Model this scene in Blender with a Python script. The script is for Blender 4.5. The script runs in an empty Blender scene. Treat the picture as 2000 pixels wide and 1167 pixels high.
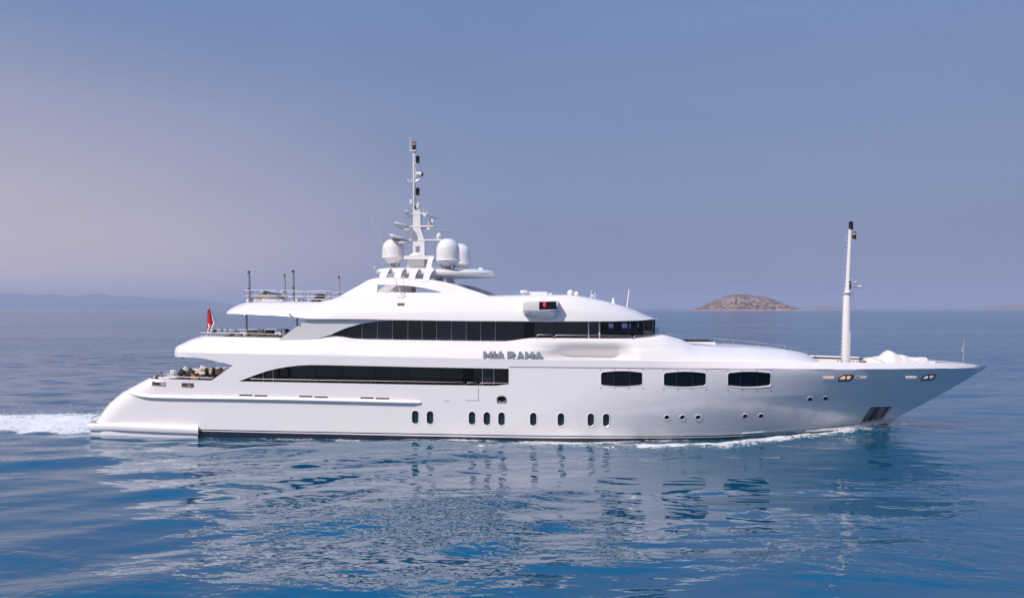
import bpy, bmesh, math, random
import numpy as np
from mathutils import Vector, Matrix, noise as mnoise
from mathutils.geometry import delaunay_2d_cdt

random.seed(7)
R = math.radians
sc = bpy.context.scene
COL = sc.collection

# ------------------------------------------------------------------ camera
F = 1428.0                       # focal length in photograph pixels (2000 px wide)
HX, HY = 1000.0, 603.0           # principal column, horizon row
PSI = R(3.0)                     # the camera looks slightly astern of the beam
CAM = Vector((42 * math.sin(PSI), -4.6 - 42 * math.cos(PSI), 7.4))
FWD = Vector((-math.sin(PSI), math.cos(PSI), 0))
RGT = Vector((math.cos(PSI), math.sin(PSI), 0))
cam = bpy.data.cameras.new('camera')
camo = bpy.data.objects.new('camera', cam)
COL.objects.link(camo)
camo.location = CAM
camo.rotation_euler = (R(90), 0, PSI)
cam.sensor_width = 36
cam.lens = F / 2000 * 36
cam.shift_y = (HY - 583.5) / 2000
cam.clip_start = 0.5
cam.clip_end = 60000
sc.camera = camo

# ------------------------------------------------------------------ light
SUN_EL, SUN_DIR = R(47), Vector((-0.63, -0.765, 0)).normalized()   # from aft and the camera's side
sd = Vector((SUN_DIR.x * math.cos(SUN_EL), SUN_DIR.y * math.cos(SUN_EL), math.sin(SUN_EL)))
sun = bpy.data.lights.new('sun', 'SUN')
sun.energy = 4.1
sun.angle = R(0.55)
sun.color = (1.0, 0.92, 0.88)
suno = bpy.data.objects.new('sun', sun)
COL.objects.link(suno)
suno.rotation_euler = sd.to_track_quat('Z', 'Y').to_euler()
suno.location = (0, 0, 400)

w = bpy.data.worlds.new('World')
sc.world = w
w.use_nodes = True
nt = w.node_tree
nt.nodes.clear()
N, L = nt.nodes.new, nt.links.new


def math_node(nt, op, a, b=None, c=None, clamp=False):
    n = nt.nodes.new('ShaderNodeMath')
    n.operation = op
    n.use_clamp = clamp
    for i, v in enumerate((a, b, c)):
        if v is None:
            continue
        if isinstance(v, (int, float)):
            n.inputs[i].default_value = v
        else:
            nt.links.new(v, n.inputs[i])
    return n.outputs[0]


def mix_node(nt, fac, a, b, blend='MIX'):
    n = nt.nodes.new('ShaderNodeMix')
    n.data_type = 'RGBA'
    n.blend_type = blend
    for k, v in ((0, fac), (6, a), (7, b)):
        if isinstance(v, (int, float)):
            n.inputs[k].default_value = v
        elif isinstance(v, tuple):
            n.inputs[k].default_value = (*v, 1) if len(v) == 3 else v
        else:
            nt.links.new(v, n.inputs[k])
    return n.outputs[2]


sky = N('ShaderNodeTexSky')
sky.sky_type = 'NISHITA'
sky.sun_disc = False
sky.sun_elevation = SUN_EL
sky.sun_rotation = math.atan2(SUN_DIR.x, SUN_DIR.y)
sky.dust_density = 4.0
sky.air_density = 1.3
tc = N('ShaderNodeTexCoord')
sep = N('ShaderNodeSeparateXYZ')
L(tc.outputs['Generated'], sep.inputs[0])
ramp = N('ShaderNodeValToRGB')
L(math_node(nt, 'MAXIMUM', sep.outputs[2], 0.0), ramp.inputs[0])
cr = ramp.color_ramp
cr.elements[0].position = 0.0
cr.elements[0].color = (0.222, 0.262, 0.43, 1)
cr.elements[1].position = 1.0
cr.elements[1].color = (0.045, 0.20, 0.60, 1)
e = cr.elements.new(0.16); e.color = (0.207, 0.265, 0.455, 1)
e = cr.elements.new(0.385); e.color = (0.165, 0.247, 0.475, 1)
e = cr.elements.new(0.47); e.color = (0.035, 0.27, 0.70, 1)
dotn = N('ShaderNodeVectorMath'); dotn.operation = 'DOT_PRODUCT'
L(tc.outputs['Generated'], dotn.inputs[0])
dotn.inputs[1].default_value = Vector((-0.9, 0.43, -0.12)).normalized()
mr = N('ShaderNodeMapRange'); mr.interpolation_type = 'SMOOTHSTEP'
L(dotn.outputs['Value'], mr.inputs[0])
mr.inputs[1].default_value = 0.42; mr.inputs[2].default_value = 1.02
lowf = math_node(nt, 'SUBTRACT', 1.0, math_node(nt, 'MULTIPLY', math_node(nt, 'ABSOLUTE', sep.outputs[2]), 3.0), clamp=True)
glow = mix_node(nt, math_node(nt, 'MULTIPLY', mr.outputs[0], lowf), ramp.outputs[0], (0.80, 0.66, 0.65))
dots = N('ShaderNodeVectorMath'); dots.operation = 'DOT_PRODUCT'      # whitish air on the sun's side of the sky
L(tc.outputs['Generated'], dots.inputs[0])
dots.inputs[1].default_value = (SUN_DIR * 0.9 + Vector((0, 0, 0.44))).normalized()
mr2 = N('ShaderNodeMapRange'); mr2.interpolation_type = 'SMOOTHSTEP'
L(dots.outputs['Value'], mr2.inputs[0])
mr2.inputs[1].default_value = -0.15; mr2.inputs[2].default_value = 1.0; mr2.inputs[4].default_value = 0.85
glow = mix_node(nt, mr2.outputs[0], glow, (0.50, 0.48, 0.51))
nish = mix_node(nt, 1.0, sky.outputs[0], (0.09, 0.09, 0.09), 'MULTIPLY')
skyc = mix_node(nt, 0.12, glow, nish)
mpw = N('ShaderNodeMapping'); L(tc.outputs['Generated'], mpw.inputs[0]); mpw.inputs['Scale'].default_value = (1.0, 1.0, 5.0)
nzw = N('ShaderNodeTexNoise'); L(mpw.outputs[0], nzw.inputs['Vector']); nzw.inputs['Scale'].default_value = 2.2; nzw.inputs['Detail'].default_value = 5; nzw.inputs['Distortion'].default_value = 0.6
mrw = N('ShaderNodeMapRange'); L(nzw.outputs[0], mrw.inputs[0]); mrw.inputs[1].default_value = 0.3; mrw.inputs[2].default_value = 0.7; mrw.inputs[3].default_value = 0.955; mrw.inputs[4].default_value = 1.045
cmb = N('ShaderNodeCombineColor')
for q in range(3):
    L(mrw.outputs[0], cmb.inputs[q])
skyc = mix_node(nt, 1.0, skyc, cmb.outputs[0], 'MULTIPLY')        # thin uneven haze
bg = N('ShaderNodeBackground')
L(skyc, bg.inputs[0])
bg.inputs[1].default_value = 1.0
wo = N('ShaderNodeOutputWorld')
L(bg.outputs[0], wo.inputs[0])

sc.view_settings.view_transform = 'Standard'
sc.view_settings.look = 'None'
sc.view_settings.exposure = 0.05
sc.view_settings.gamma = 1.0
cy = sc.cycles
cy.max_bounces = 8
cy.diffuse_bounces = 3
cy.glossy_bounces = 4
cy.transmission_bounces = 6
cy.transparent_max_bounces = 12
cy.volume_bounces = 0
cy.sample_clamp_indirect = 6
cy.use_denoising = True
cy.caustics_reflective = False
cy.caustics_refractive = False


# ------------------------------------------------------------------ photograph pixel -> place
def ray(px, py):
    return FWD + RGT * ((px - HX) / F) + Vector((0, 0, -(py - HY) / F))


def at(px, py, y):               # the point of that pixel's line of sight on the plane Y = y
    d = ray(px, py)
    return CAM + d * ((y - CAM.y) / d.y)


def at_z(px, py, z):
    d = ray(px, py)
    return CAM + d * ((z - CAM.z) / d.z)


def lerp_fn(pts):
    xs = [p[0] for p in pts]; zs = [p[1] for p in pts]
    return lambda x: float(np.interp(x, xs, zs))


# ------------------------------------------------------------------ materials
def mat(name, col, rough=0.5, metal=0.0, coat=0.0, spec=0.5, vary=0.0, vscale=3.0, bump=0.0, bscale=20.0, ior=1.5):
    m = bpy.data.materials.new(name)
    m.use_nodes = True
    t = m.node_tree
    b = t.nodes['Principled BSDF']
    b.inputs['Base Color'].default_value = (*col, 1)
    b.inputs['Roughness'].default_value = rough
    b.inputs['Metallic'].default_value = metal
    b.inputs['Coat Weight'].default_value = coat
    b.inputs['Coat Roughness'].default_value = 0.04
    b.inputs['Specular IOR Level'].default_value = spec
    b.inputs['IOR'].default_value = ior
    if vary or bump:
        co = t.nodes.new('ShaderNodeTexCoord')
    if vary:
        n = t.nodes.new('ShaderNodeTexNoise')
        t.links.new(co.outputs['Object'], n.inputs['Vector'])
        n.inputs['Scale'].default_value = vscale
        n.inputs['Detail'].default_value = 5
        lo = tuple(c * (1 - vary) for c in col); hi = tuple(min(1, c * (1 + vary)) for c in col)
        t.links.new(mix_node(t, n.outputs[0], lo, hi), b.inputs['Base Color'])
    if bump:
        n2 = t.nodes.new('ShaderNodeTexNoise')
        t.links.new(co.outputs['Object'], n2.inputs['Vector'])
        n2.inputs['Scale'].default_value = bscale
        n2.inputs['Detail'].default_value = 3
        bn = t.nodes.new('ShaderNodeBump')
        bn.inputs['Distance'].default_value = bump
        bn.inputs['Strength'].default_value = 1.0
        t.links.new(n2.outputs[0], bn.inputs['Height'])
        t.links.new(bn.outputs[0], b.inputs['Normal'])
    return m


M = {}
M['white'] = mat('white_gelcoat', (0.745, 0.72, 0.73), 0.28, coat=0.5, vary=0.02, vscale=0.6, bump=0.012, bscale=0.7)
M['hull'] = mat('hull_gelcoat', (0.82, 0.785, 0.81), 0.20, coat=1.0, vary=0.03, vscale=0.5, bump=0.018, bscale=0.55)
M['matte'] = mat('white_paint', (0.74, 0.72, 0.72), 0.5, vary=0.03)
M['navy'] = mat('navy_boot_paint', (0.008, 0.013, 0.035), 0.3, coat=0.3)
M['glass'] = mat('dark_window_glass', (0.020, 0.022, 0.032), 0.04, spec=0.6, vary=0.35, vscale=0.35)
M['glass_b'] = mat('dark_window_glass_curtained', (0.034, 0.036, 0.048), 0.05, spec=0.6, vary=0.4, vscale=0.8)
M['glass_c'] = mat('dark_window_glass_clear', (0.012, 0.013, 0.021), 0.03, spec=0.7, vary=0.3, vscale=0.5)
M['black_glass'] = mat('black_window_glass', (0.004, 0.005, 0.011), 0.04, spec=0.35)
M['teal_glass'] = mat('porthole_glass', (0.010, 0.028, 0.032), 0.06, spec=0.6)
M['chrome'] = mat('polished_steel', (0.27, 0.26, 0.28), 0.45, metal=1.0)
M['steel'] = mat('brushed_steel', (0.28, 0.27, 0.28), 0.35, metal=0.8, vary=0.3, vscale=5)
M['dark'] = mat('dark_plastic', (0.015, 0.015, 0.018), 0.4)
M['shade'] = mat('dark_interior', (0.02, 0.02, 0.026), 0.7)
M['seam'] = mat('seam_and_shadow_grey', (0.22, 0.19, 0.22), 0.6)
M['grey'] = mat('grey_metal', (0.34, 0.32, 0.34), 0.45, metal=0.3, vary=0.2)
M['brown'] = mat('varnished_wood', (0.12, 0.055, 0.035), 0.35, vary=0.3, vscale=9)
M['tan'] = mat('wicker', (0.30, 0.19, 0.11), 0.7, vary=0.4, vscale=30, bump=0.01, bscale=45)
M['cream'] = mat('cream_fabric', (0.60, 0.53, 0.47), 0.9, vary=0.12, vscale=12, bump=0.008)
M['white_fab'] = mat('white_fabric', (0.56, 0.54, 0.54), 0.9, vary=0.06, vscale=8, bump=0.01, bscale=9)
M['dark_fab'] = mat('charcoal_fabric', (0.035, 0.038, 0.05), 0.9, vary=0.25, vscale=14, bump=0.008)
M['grey_fab'] = mat('grey_fabric', (0.19, 0.20, 0.24), 0.9, vary=0.2, vscale=14, bump=0.008)
M['black_fab'] = mat('black_mesh_fabric', (0.018, 0.016, 0.016), 0.7)
M['cover'] = mat('canvas_cover', (0.70, 0.66, 0.62), 0.85, vary=0.06, vscale=4, bump=0.02, bscale=5)
M['terracotta'] = mat('terracotta', (0.36, 0.15, 0.07), 0.6, vary=0.2)
M['leaf'] = mat('leaf', (0.035, 0.075, 0.025), 0.5, vary=0.5, vscale=20)
M['red'] = mat('red_bunting', (0.45, 0.012, 0.03), 0.8)
M['flag_white'] = mat('white_bunting', (0.75, 0.74, 0.76), 0.8)
M['flag_blue'] = mat('blue_bunting', (0.03, 0.09, 0.35), 0.8)
M['letter'] = mat('brushed_letter_steel', (0.33, 0.36, 0.42), 0.35, metal=0.35, vary=0.25, vscale=9)
M['letter_side_shade'] = mat('shaded_letter_edge', (0.10, 0.11, 0.15), 0.4, metal=0.3)
M['tan_paint'] = mat('tan_paint', (0.46, 0.33, 0.27), 0.5)
M['tan_wood'] = mat('varnished_liner', (0.62, 0.36, 0.20), 0.4, vary=0.25, vscale=7)
M['pewter'] = mat('pewter_frame', (0.10, 0.10, 0.11), 0.3, metal=0.6)

# teak: planks with dark caulking lines
m = bpy.data.materials.new('teak_planks'); m.use_nodes = True; t = m.node_tree
b = t.nodes['Principled BSDF']; b.inputs['Roughness'].default_value = 0.65
co = t.nodes.new('ShaderNodeTexCoord'); sp = t.nodes.new('ShaderNodeSeparateXYZ'); t.links.new(co.outputs['Object'], sp.inputs[0])
fr = math_node(t, 'FRACT', math_node(t, 'MULTIPLY', sp.outputs[1], 9.0))
ca = math_node(t, 'LESS_THAN', fr, 0.09)
nz = t.nodes.new('ShaderNodeTexNoise'); nz.inputs['Scale'].default_value = 6; t.links.new(co.outputs['Object'], nz.inputs['Vector'])
t.links.new(mix_node(t, ca, mix_node(t, nz.outputs[0], (0.34, 0.21, 0.13), (0.50, 0.34, 0.23)), (0.04, 0.03, 0.03)), b.inputs['Base Color'])
M['teak'] = m

# tinted wheelhouse glass that one really sees through
m = bpy.data.materials.new('tinted_wheelhouse_glass'); m.use_nodes = True; t = m.node_tree
t.nodes.clear()
tr = t.nodes.new('ShaderNodeBsdfTransparent'); tr.inputs[0].default_value = (0.62, 0.68, 0.78, 1)
gl = t.nodes.new('ShaderNodeBsdfGlossy'); gl.inputs['Roughness'].default_value = 0.02
fz = t.nodes.new('ShaderNodeFresnel'); fz.inputs[0].default_value = 1.45
mx = t.nodes.new('ShaderNodeMixShader'); ou = t.nodes.new('ShaderNodeOutputMaterial')
t.links.new(fz.outputs[0], mx.inputs[0]); t.links.new(tr.outputs[0], mx.inputs[1]); t.links.new(gl.outputs[0], mx.inputs[2]); t.links.new(mx.outputs[0], ou.inputs[0])
M['tint'] = m

# lamps that give off light
m = mat('red_lamp', (0.5, 0.01, 0.02), 0.3); m.node_tree.nodes['Principled BSDF'].inputs['Emission Color'].default_value = (1, 0.02, 0.05, 1); m.node_tree.nodes['Principled BSDF'].inputs['Emission Strength'].default_value = 1.2
M['red_lamp'] = m
m = mat('amber_lamp', (0.55, 0.33, 0.12), 0.2); m.node_tree.nodes['Principled BSDF'].inputs['Emission Color'].default_value = (1, 0.6, 0.25, 1); m.node_tree.nodes['Principled BSDF'].inputs['Emission Strength'].default_value = 0.25
M['amber'] = m


# ------------------------------------------------------------------ mesh helpers
def mesh_obj(name, verts, faces, material, parent=None, smooth=True, angle=32, mats=None, fmats=None):
    me = bpy.data.meshes.new(name)
    me.from_pydata([tuple(v) for v in verts], [], faces)
    me.validate()
    for mm in (mats or [material]):
        me.materials.append(mm)
    if fmats:
        for p, k in zip(me.polygons, fmats):
            p.material_index = k
    if smooth:
        me.polygons.foreach_set('use_smooth', [True] * len(me.polygons))
        me.set_sharp_from_angle(angle=R(angle))
    me.update()
    o = bpy.data.objects.new(name, me)
    COL.objects.link(o)
    if parent is not None:
        o.parent = parent
    return o


def thing(name, label, cat, loc=(0, 0, 0), rz=0.0, group=None):
    o = bpy.data.objects.new(name, None)
    COL.objects.link(o)
    o.location = loc
    o.rotation_euler = (0, 0, rz)
    o.empty_display_size = 0.3
    o['label'] = label
    o['category'] = cat
    if group:
        o['group'] = group
    return o


def tag(o, label, cat, group=None):
    o['label'] = label
    o['category'] = cat
    if group:
        o['group'] = group
    return o


class MB:
    """collects shapes into one mesh"""
    def __init__(s):
        s.v, s.f = [], []

    def add(s, v, f):
        k = len(s.v)
        s.v += [Vector(p) for p in v]
        s.f += [tuple(i + k for i in q) for q in f]
        return s

    def box(s, c, d, rz=0.0, ry=0.0, rx=0.0, bevel=0.0):
        bm = bmesh.new()
        bmesh.ops.create_cube(bm, size=1)
        bmesh.ops.scale(bm, vec=d, verts=bm.verts)
        if bevel:
            bmesh.ops.bevel(bm, geom=list(bm.edges), offset=bevel, segments=3, profile=0.5, affect='EDGES')
        rot = Matrix.Rotation(rz, 4, 'Z') @ Matrix.Rotation(ry, 4, 'Y') @ Matrix.Rotation(rx, 4, 'X')
        bmesh.ops.transform(bm, matrix=Matrix.Translation(c) @ rot, verts=bm.verts)
        bm.verts.index_update()
        s.add([v.co.copy() for v in bm.verts], [tuple(v.index for v in f.verts) for f in bm.faces])
        bm.free()
        return s

    def tube(s, pts, r, n=8, r2=None, cap=True):
        pts = [Vector(p) for p in pts]
        k = len(s.v)
        m = len(pts)
        up = Vector((0, 0, 1))
        for i, p in enumerate(pts):
            a = pts[max(i - 1, 0)]; b2 = pts[min(i + 1, m - 1)]
            d = (b2 - a).normalized()
            u = d.cross(up)
            if u.length < 1e-3:
                u = d.cross(Vector((0, 1, 0)))
            u.normalize(); v = u.cross(d)
            rr = r if r2 is None else r + (r2 - r) * i / (m - 1)
            for j in range(n):
                an = 2 * math.pi * j / n
                s.v.append(p + u * math.cos(an) * rr + v * math.sin(an) * rr)
        for i in range(m - 1):
            for j in range(n):
                s.f.append((k + i * n + j, k + i * n + (j + 1) % n, k + (i + 1) * n + (j + 1) % n, k + (i + 1) * n + j))
        if cap:
            s.f.append(tuple(k + j for j in reversed(range(n))))
            s.f.append(tuple(k + (m - 1) * n + j for j in range(n)))
        return s

    def lathe(s, c, prof, n=20, squash=1.0):
        """prof: list of (radius, z) from bottom to top about a vertical axis through c"""
        k = len(s.v); c = Vector(c)
        for r, z in prof:
            for j in range(n):
                an = 2 * math.pi * j / n
                s.v.append(c + Vector((r * math.cos(an), r * math.sin(an) * squash, z)))
        m = len(prof)
        for i in range(m - 1):
            for j in range(n):
                s.f.append((k + i * n + j, k + i * n + (j + 1) % n, k + (i + 1) * n + (j + 1) % n, k + (i + 1) * n + j))
        s.f.append(tuple(k + j for j in reversed(range(n))))
        s.f.append(tuple(k + (m - 1) * n + j for j in range(n)))
        return s

    def prism(s, poly, off):
        """closed polygon of 3-D points extruded by a vector"""
        n = len(poly); off = Vector(off)
        a = [Vector(p) for p in poly]
        v = a + [p + off for p in a]
        f = [tuple(range(n)), tuple(reversed(range(n, 2 * n)))]
        f += [(i, i + n, (i + 1) % n + n, (i + 1) % n) for i in range(n)]
        return s.add(v, f)

    def build(s, name, material, parent=None, smooth=True, angle=32):
        return mesh_obj(name, s.v, s.f, material, parent, smooth, angle)


def seg_dist(P, poly):
    P = np.asarray(P); best = np.full(len(P), 1e9)
    n = len(poly)
    for i in range(n):
        a = np.array(poly[i]); b2 = np.array(poly[(i + 1) % n])
        ab = b2 - a
        l2 = max(float(ab @ ab), 1e-12)
        tt = np.clip(((P - a) @ ab) / l2, 0, 1)
        d = np.linalg.norm(P - (a + tt[:, None] * ab), axis=1)
        best = np.minimum(best, d)
    return best


def inside(P, poly):
    P = np.asarray(P); x, y = P[:, 0], P[:, 1]
    c = np.zeros(len(P), bool); n = len(poly); j = n - 1
    for i in range(n):
        xi, yi = poly[i]; xj, yj = poly[j]
        if yi != yj:
            c ^= ((yi > y) != (yj > y)) & (x < (xj - xi) * (y - yi) / (yj - yi) + xi)
        j = i
    return c


def densify(poly, step):
    out = []
    n = len(poly)
    for i in range(n):
        a, b2 = poly[i], poly[(i + 1) % n]
        k = max(1, int(math.hypot(b2[0] - a[0], b2[1] - a[1]) / step))
        for q in range(k):
            out.append((a[0] + (b2[0] - a[0]) * q / k, a[1] + (b2[1] - a[1]) * q / k))
    return out


def triangulate(outline, holes, gx, gz, lines=()):
    pts = []; edges = []
    loops = [densify(outline, gx * 1.2)] + [densify(h, 0.25) for h in holes]
    for lp in loops:
        k = len(pts); pts += lp
        edges += [(k + i, k + (i + 1) % len(lp)) for i in range(len(lp))]
    for ln in lines:
        k = len(pts); pts += ln
        edges += [(k + i, k + i + 1) for i in range(len(ln) - 1)]
    xs = [p[0] for p in outline]; zs = [p[1] for p in outline]
    g = np.array([(x, z) for x in np.arange(min(xs), max(xs), gx) for z in np.arange(min(zs) + gz / 2, max(zs), gz)]).reshape(-1, 2)
    ok = inside(g, outline)
    g = g[ok]
    for lp in loops:
        g = g[seg_dist(g, lp) > 0.35 * min(gx, gz)]
    for h in holes:
        g = g[~inside(g, h)]
    for ln in lines:
        la = np.array(ln)
        zl = np.interp(g[:, 0], la[:, 0], la[:, 1], left=99, right=99)
        g = g[np.abs(g[:, 1] - zl) > 0.3 * gz]
    pts += [tuple(p) for p in g]
    r = delaunay_2d_cdt([Vector(p) for p in pts], edges, [], 0, 1e-5)
    V = np.array([tuple(v) for v in r[0]]); T = [tuple(f) for f in r[2]]
    C = np.array([V[list(f)].mean(axis=0) for f in T])
    keep = inside(C, outline)
    for h in holes:
        keep &= ~inside(C, h)
    T = [f for f, k in zip(T, keep) if k]
    return V, T


def plate(name, outline, holes, P, material, parent=None, thick=0.12, gx=0.4, gz=0.4, lines=(), far_holes=None, both=True, sharp=None):
    """sheet over (s,z) mapped by P(s,z,depth); every free edge gets a rim of that thickness"""
    verts, faces, sharps = [], [], []
    for side in ((1, -1) if both else (1,)):
        hs = holes if (side == 1 or far_holes is None) else far_holes
        V, T = triangulate(outline, hs, gx, gz, lines)
        k = len(verts)
        F3 = [P(v[0], v[1], 0.0) for v in V]
        B3 = [P(v[0], v[1], thick) for v in V]
        cnt = {}
        for f in T:
            for i in range(3):
                e = (f[i], f[(i + 1) % 3])
                cnt.setdefault(tuple(sorted(e)), []).append(e)
        fl = lambda p: Vector((p.x, p.y * side, p.z))
        verts += [fl(p) for p in F3]
        faces += [tuple(k + i for i in (f if side == 1 else reversed(f))) for f in T]
        if sharp:
            for e in cnt:
                if sharp(V[e[0]], V[e[1]]):
                    sharps.append((k + e[0], k + e[1]))
        if thick:
            for e, l in cnt.items():
                if len(l) == 1:
                    a, b2 = l[0]
                    k2 = len(verts)
                    verts += [fl(F3[a]), fl(F3[b2]), fl(B3[b2]), fl(B3[a])]
                    q = (k2, k2 + 3, k2 + 2, k2 + 1)
                    faces.append(q if side == 1 else tuple(reversed(q)))
    o = mesh_obj(name, verts, faces, material, parent, True, 50)
    if sharps:
        me = o.data
        ss = {tuple(sorted(e)) for e in sharps}
        at_ = me.attributes.get('sharp_edge') or me.attributes.new('sharp_edge', 'BOOLEAN', 'EDGE')
        for ed in me.edges:
            if tuple(sorted(ed.vertices)) in ss:
                at_.data[ed.index].value = True
    return o


def plane_plate(name, px, holes, y, material, parent, thick=0.12, both=True, inward=1, lean=0.0, zref=0.0):
    o2 = [(at(a, b2, y).x, at(a, b2, y).z) for a, b2 in px]
    hh = [[(at(a, b2, y).x, at(a, b2, y).z) for a, b2 in h] for h in holes]
    V, T = triangulate(o2, hh, 0.6, 0.6)
    cnt = {}
    for f in T:
        for i in range(3):
            e = (f[i], f[(i + 1) % 3]); cnt.setdefault(tuple(sorted(e)), []).append(e)
    n = len(V)
    first = None
    for side in ((1, -1) if both else (1,)):
        verts = [Vector((v[0], (y + lean * (v[1] - zref)) * side, v[1])) for v in V] + [Vector((v[0], (y + lean * (v[1] - zref) + thick * inward) * side, v[1])) for v in V]
        faces = [tuple(i for i in f) for f in T] + [tuple(n + i for i in reversed(f)) for f in T]
        for e, l in cnt.items():
            if len(l) == 1:
                a, b2 = l[0]
                k2 = len(verts)
                verts += [verts[a].copy(), verts[b2].copy(), verts[n + b2].copy(), verts[n + a].copy()]
                faces.append((k2, k2 + 1, k2 + 2, k2 + 3))
        o = mesh_obj(name, verts, faces, material, parent, True, 30)
        first = first or o
    return first


def loft_rows(name, rows, material, parent, cap_top=True, cap_bot=True, camber=0.0, angle=30):
    """rows: half outlines (near side, aft centre to bow centre) of equal length; mirrored and capped"""
    n = len(rows[0]); verts, faces = [], []
    for side in (1, -1):
        k = len(verts)
        for r in rows:
            verts += [Vector((p.x, p.y * side, p.z)) for p in r]
        for i in range(len(rows) - 1):
            for j in range(n - 1):
                q = (k + i * n + j, k + i * n + j + 1, k + (i + 1) * n + j + 1, k + (i + 1) * n + j)
                faces.append(q if side == 1 else tuple(reversed(q)))
    tot = len(rows) * n
    for flag, i, up in ((cap_top, len(rows) - 1, 1), (cap_bot, 0, -1)):
        if not flag:
            continue
        k = len(verts)
        r = rows[i]
        for p in r:
            for q in range(7):
                a = -1 + 2 * q / 6
                verts.append(Vector((p.x, p.y * -a * -1 if False else abs(p.y) * a, p.z + (camber * (1 - a * a) * min(1, abs(p.y) / 2) if up == 1 else 0))))
        for j in range(n - 1):
            for q in range(6):
                f = (k + j * 7 + q, k + (j + 1) * 7 + q, k + (j + 1) * 7 + q + 1, k + j * 7 + q + 1)
                faces.append(f if up == 1 else tuple(reversed(f)))
    return mesh_obj(name, verts, faces, material, parent, True, angle)


def railing(name, runs, posts, parent, r=0.022, rp=0.018, m=None, mirror=False):
    mb = MB()
    for pts in runs:
        mb.tube(pts, r, 6)
        if mirror:
            mb.tube([(p[0], -p[1], p[2]) for p in pts], r, 6)
    o = mb.build(name, m or M['chrome'], parent)
    for a, b2 in posts:
        for sgn in ((1, -1) if mirror else (1,)):
            MB().tube([(a[0], a[1] * sgn, a[2]), (b2[0], b2[1] * sgn, b2[2])], rp, 6).build('stanchion', m or M['chrome'], o)
    return o

# ================================================================== the yacht
yacht = thing('motor_yacht', 'long white three-deck superyacht under way, with dark window bands and a tall radar mast', 'yacht')

B0 = 4.6
# ---- stem and stern profiles
STEM = sorted([(at(px, py, 0).z, at(px, py, 0).x) for px, py in ((1924.5, 716.5), (1886, 740), (1848, 763), (1804, 787), (1760, 810), (1736, 827))])
XT = at(1924.5, 716.5, 0).x + 0.12
ZT = at(1924.5, 716.5, 0).z
_sl = (STEM[1][1] - STEM[0][1]) / (STEM[1][0] - STEM[0][0])


def xs(z):
    if z < STEM[0][0]:
        return STEM[0][1] + (z - STEM[0][0]) * _sl
    return float(np.interp(z, [a for a, _ in STEM], [c for _, c in STEM])) + 0.12 * min(1.0, max(0.0, z / 3.7))


def aftf(x):
    return 1 - 0.05 * max(0.0, (-12 - x) / 13) ** 2


def bd(x):                       # half breadth at the rail
    t = (XT - x) / 21.5
    if t <= 0:
        return 0.0
    return B0 * (1 - max(0.0, 1 - t) ** 2.45) * aftf(x)


def iterpts(pxs, inset=0.0, f=1.0):
    """pixels of a line lying on the side -> (x, z) list"""
    out = []
    for px, py in pxs:
        y = -B0 * f
        for _ in range(30):
            p = at(px, py, y)
            y = 0.5 * y - 0.5 * max(0.02, bd(p.x) * f - inset)
        out.append((p.x, p.z))
    return out


ZP = lerp_fn(iterpts([(340, 704), (994, 715.8), (1300, 718.8), (1600, 721), (1760, 720.6), (1860, 719.2)]) + [(XT, ZT + 0.0)])
ZK = lerp_fn([(-30, 2.0)] + iterpts([(1300, 776.5), (1420, 775.6), (1560, 772.4), (1720, 766.4), (1790, 764)], f=0.88) + [(xs(2.75), 2.75)])
OV_A = at(338.5, 692, -3.8).x - 0.2       # aft end of the upper-deck overhang
RAKE = sorted([(at(px, py, -3.6).z, at(px, py, -3.6).x - 0.46) for px, py in ((192, 825), (220, 788), (248, 765), (278, 749), (306, 735))])
RC = 1.6


def xa(z):
    if z > 3.75:
        return OV_A
    if z < RAKE[0][0]:
        return RAKE[0][1]
    return float(np.interp(z, [a for a, _ in RAKE], [c for _, c in RAKE]))


def bh(x, z):                    # hull half breadth, flat part
    zp = ZP(x)
    if z >= zp:              # the rail band leans inboard towards the bow
        return max(0.0, bd(x) - 0.55 * (z - zp) * min(1.0, max(0.0, (x - 8) / 7)) * min(1.0, max(0.0, (XT - x) / 5)))
    x1 = xs(z)
    td = (x1 - x) / 21.5
    tw = (x1 - x) / 24.0
    if td <= 0:
        return 0.0
    fd = 1 - max(0.0, 1 - td) ** 2.45
    fw = 1 - max(0.0, 1 - tw) ** 1.65
    zk = ZK(x)
    wk = 0.55 + 0.13 * min(1, max(0, (x - 9) / 9))
    if z > zk:
        ww = wk + (1 - wk) * (z - zk) / max(zp - zk, 0.05)
    else:
        ww = wk * max(0.0, z) / zk
    return B0 * ((1 - ww) * fw + ww * fd) * aftf(x)


def bfull(x, z):
    a = xa(z)
    if x < a:
        return -10.0
    if x < a + RC:
        return bh(a + RC, z) - RC + math.sqrt(max(0, RC * RC - (a + RC - x) ** 2))
    if x > xs(min(z, ZT)):
        return -1.0
    return bh(x, z)


def hit(px, py, off=0.0):
    """pixel -> (s, z) on the hull side"""
    d = ray(px, py)
    t0 = (-7.5 - CAM.y) / d.y; t1 = (0.0 - CAM.y) / d.y
    g = lambda t: (CAM.y + d.y * t) + bfull(CAM.x + d.x * t, CAM.z + d.z * t) - off
    lo = t0; n = 50
    for i in range(1, n + 1):
        tt = t0 + (t1 - t0) * i / n
        if g(tt) >= 0:
            hi = tt; lo = t0 + (t1 - t0) * (i - 1) / n
            break
    else:
        hi = lo = t1
    for _ in range(24):
        mi = 0.5 * (lo + hi)
        if g(mi) >= 0: hi = mi
        else: lo = mi
    p = CAM + d * hi
    a = xa(p.z) + RC
    if p.x >= a:
        return (p.x, p.z)
    return (a - RC * math.asin(min(1, (a - p.x) / RC)), p.z)


def s_end(z):
    a = xa(z) + RC
    return a - RC * math.pi / 2 - (bh(a, z) - RC)


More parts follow.
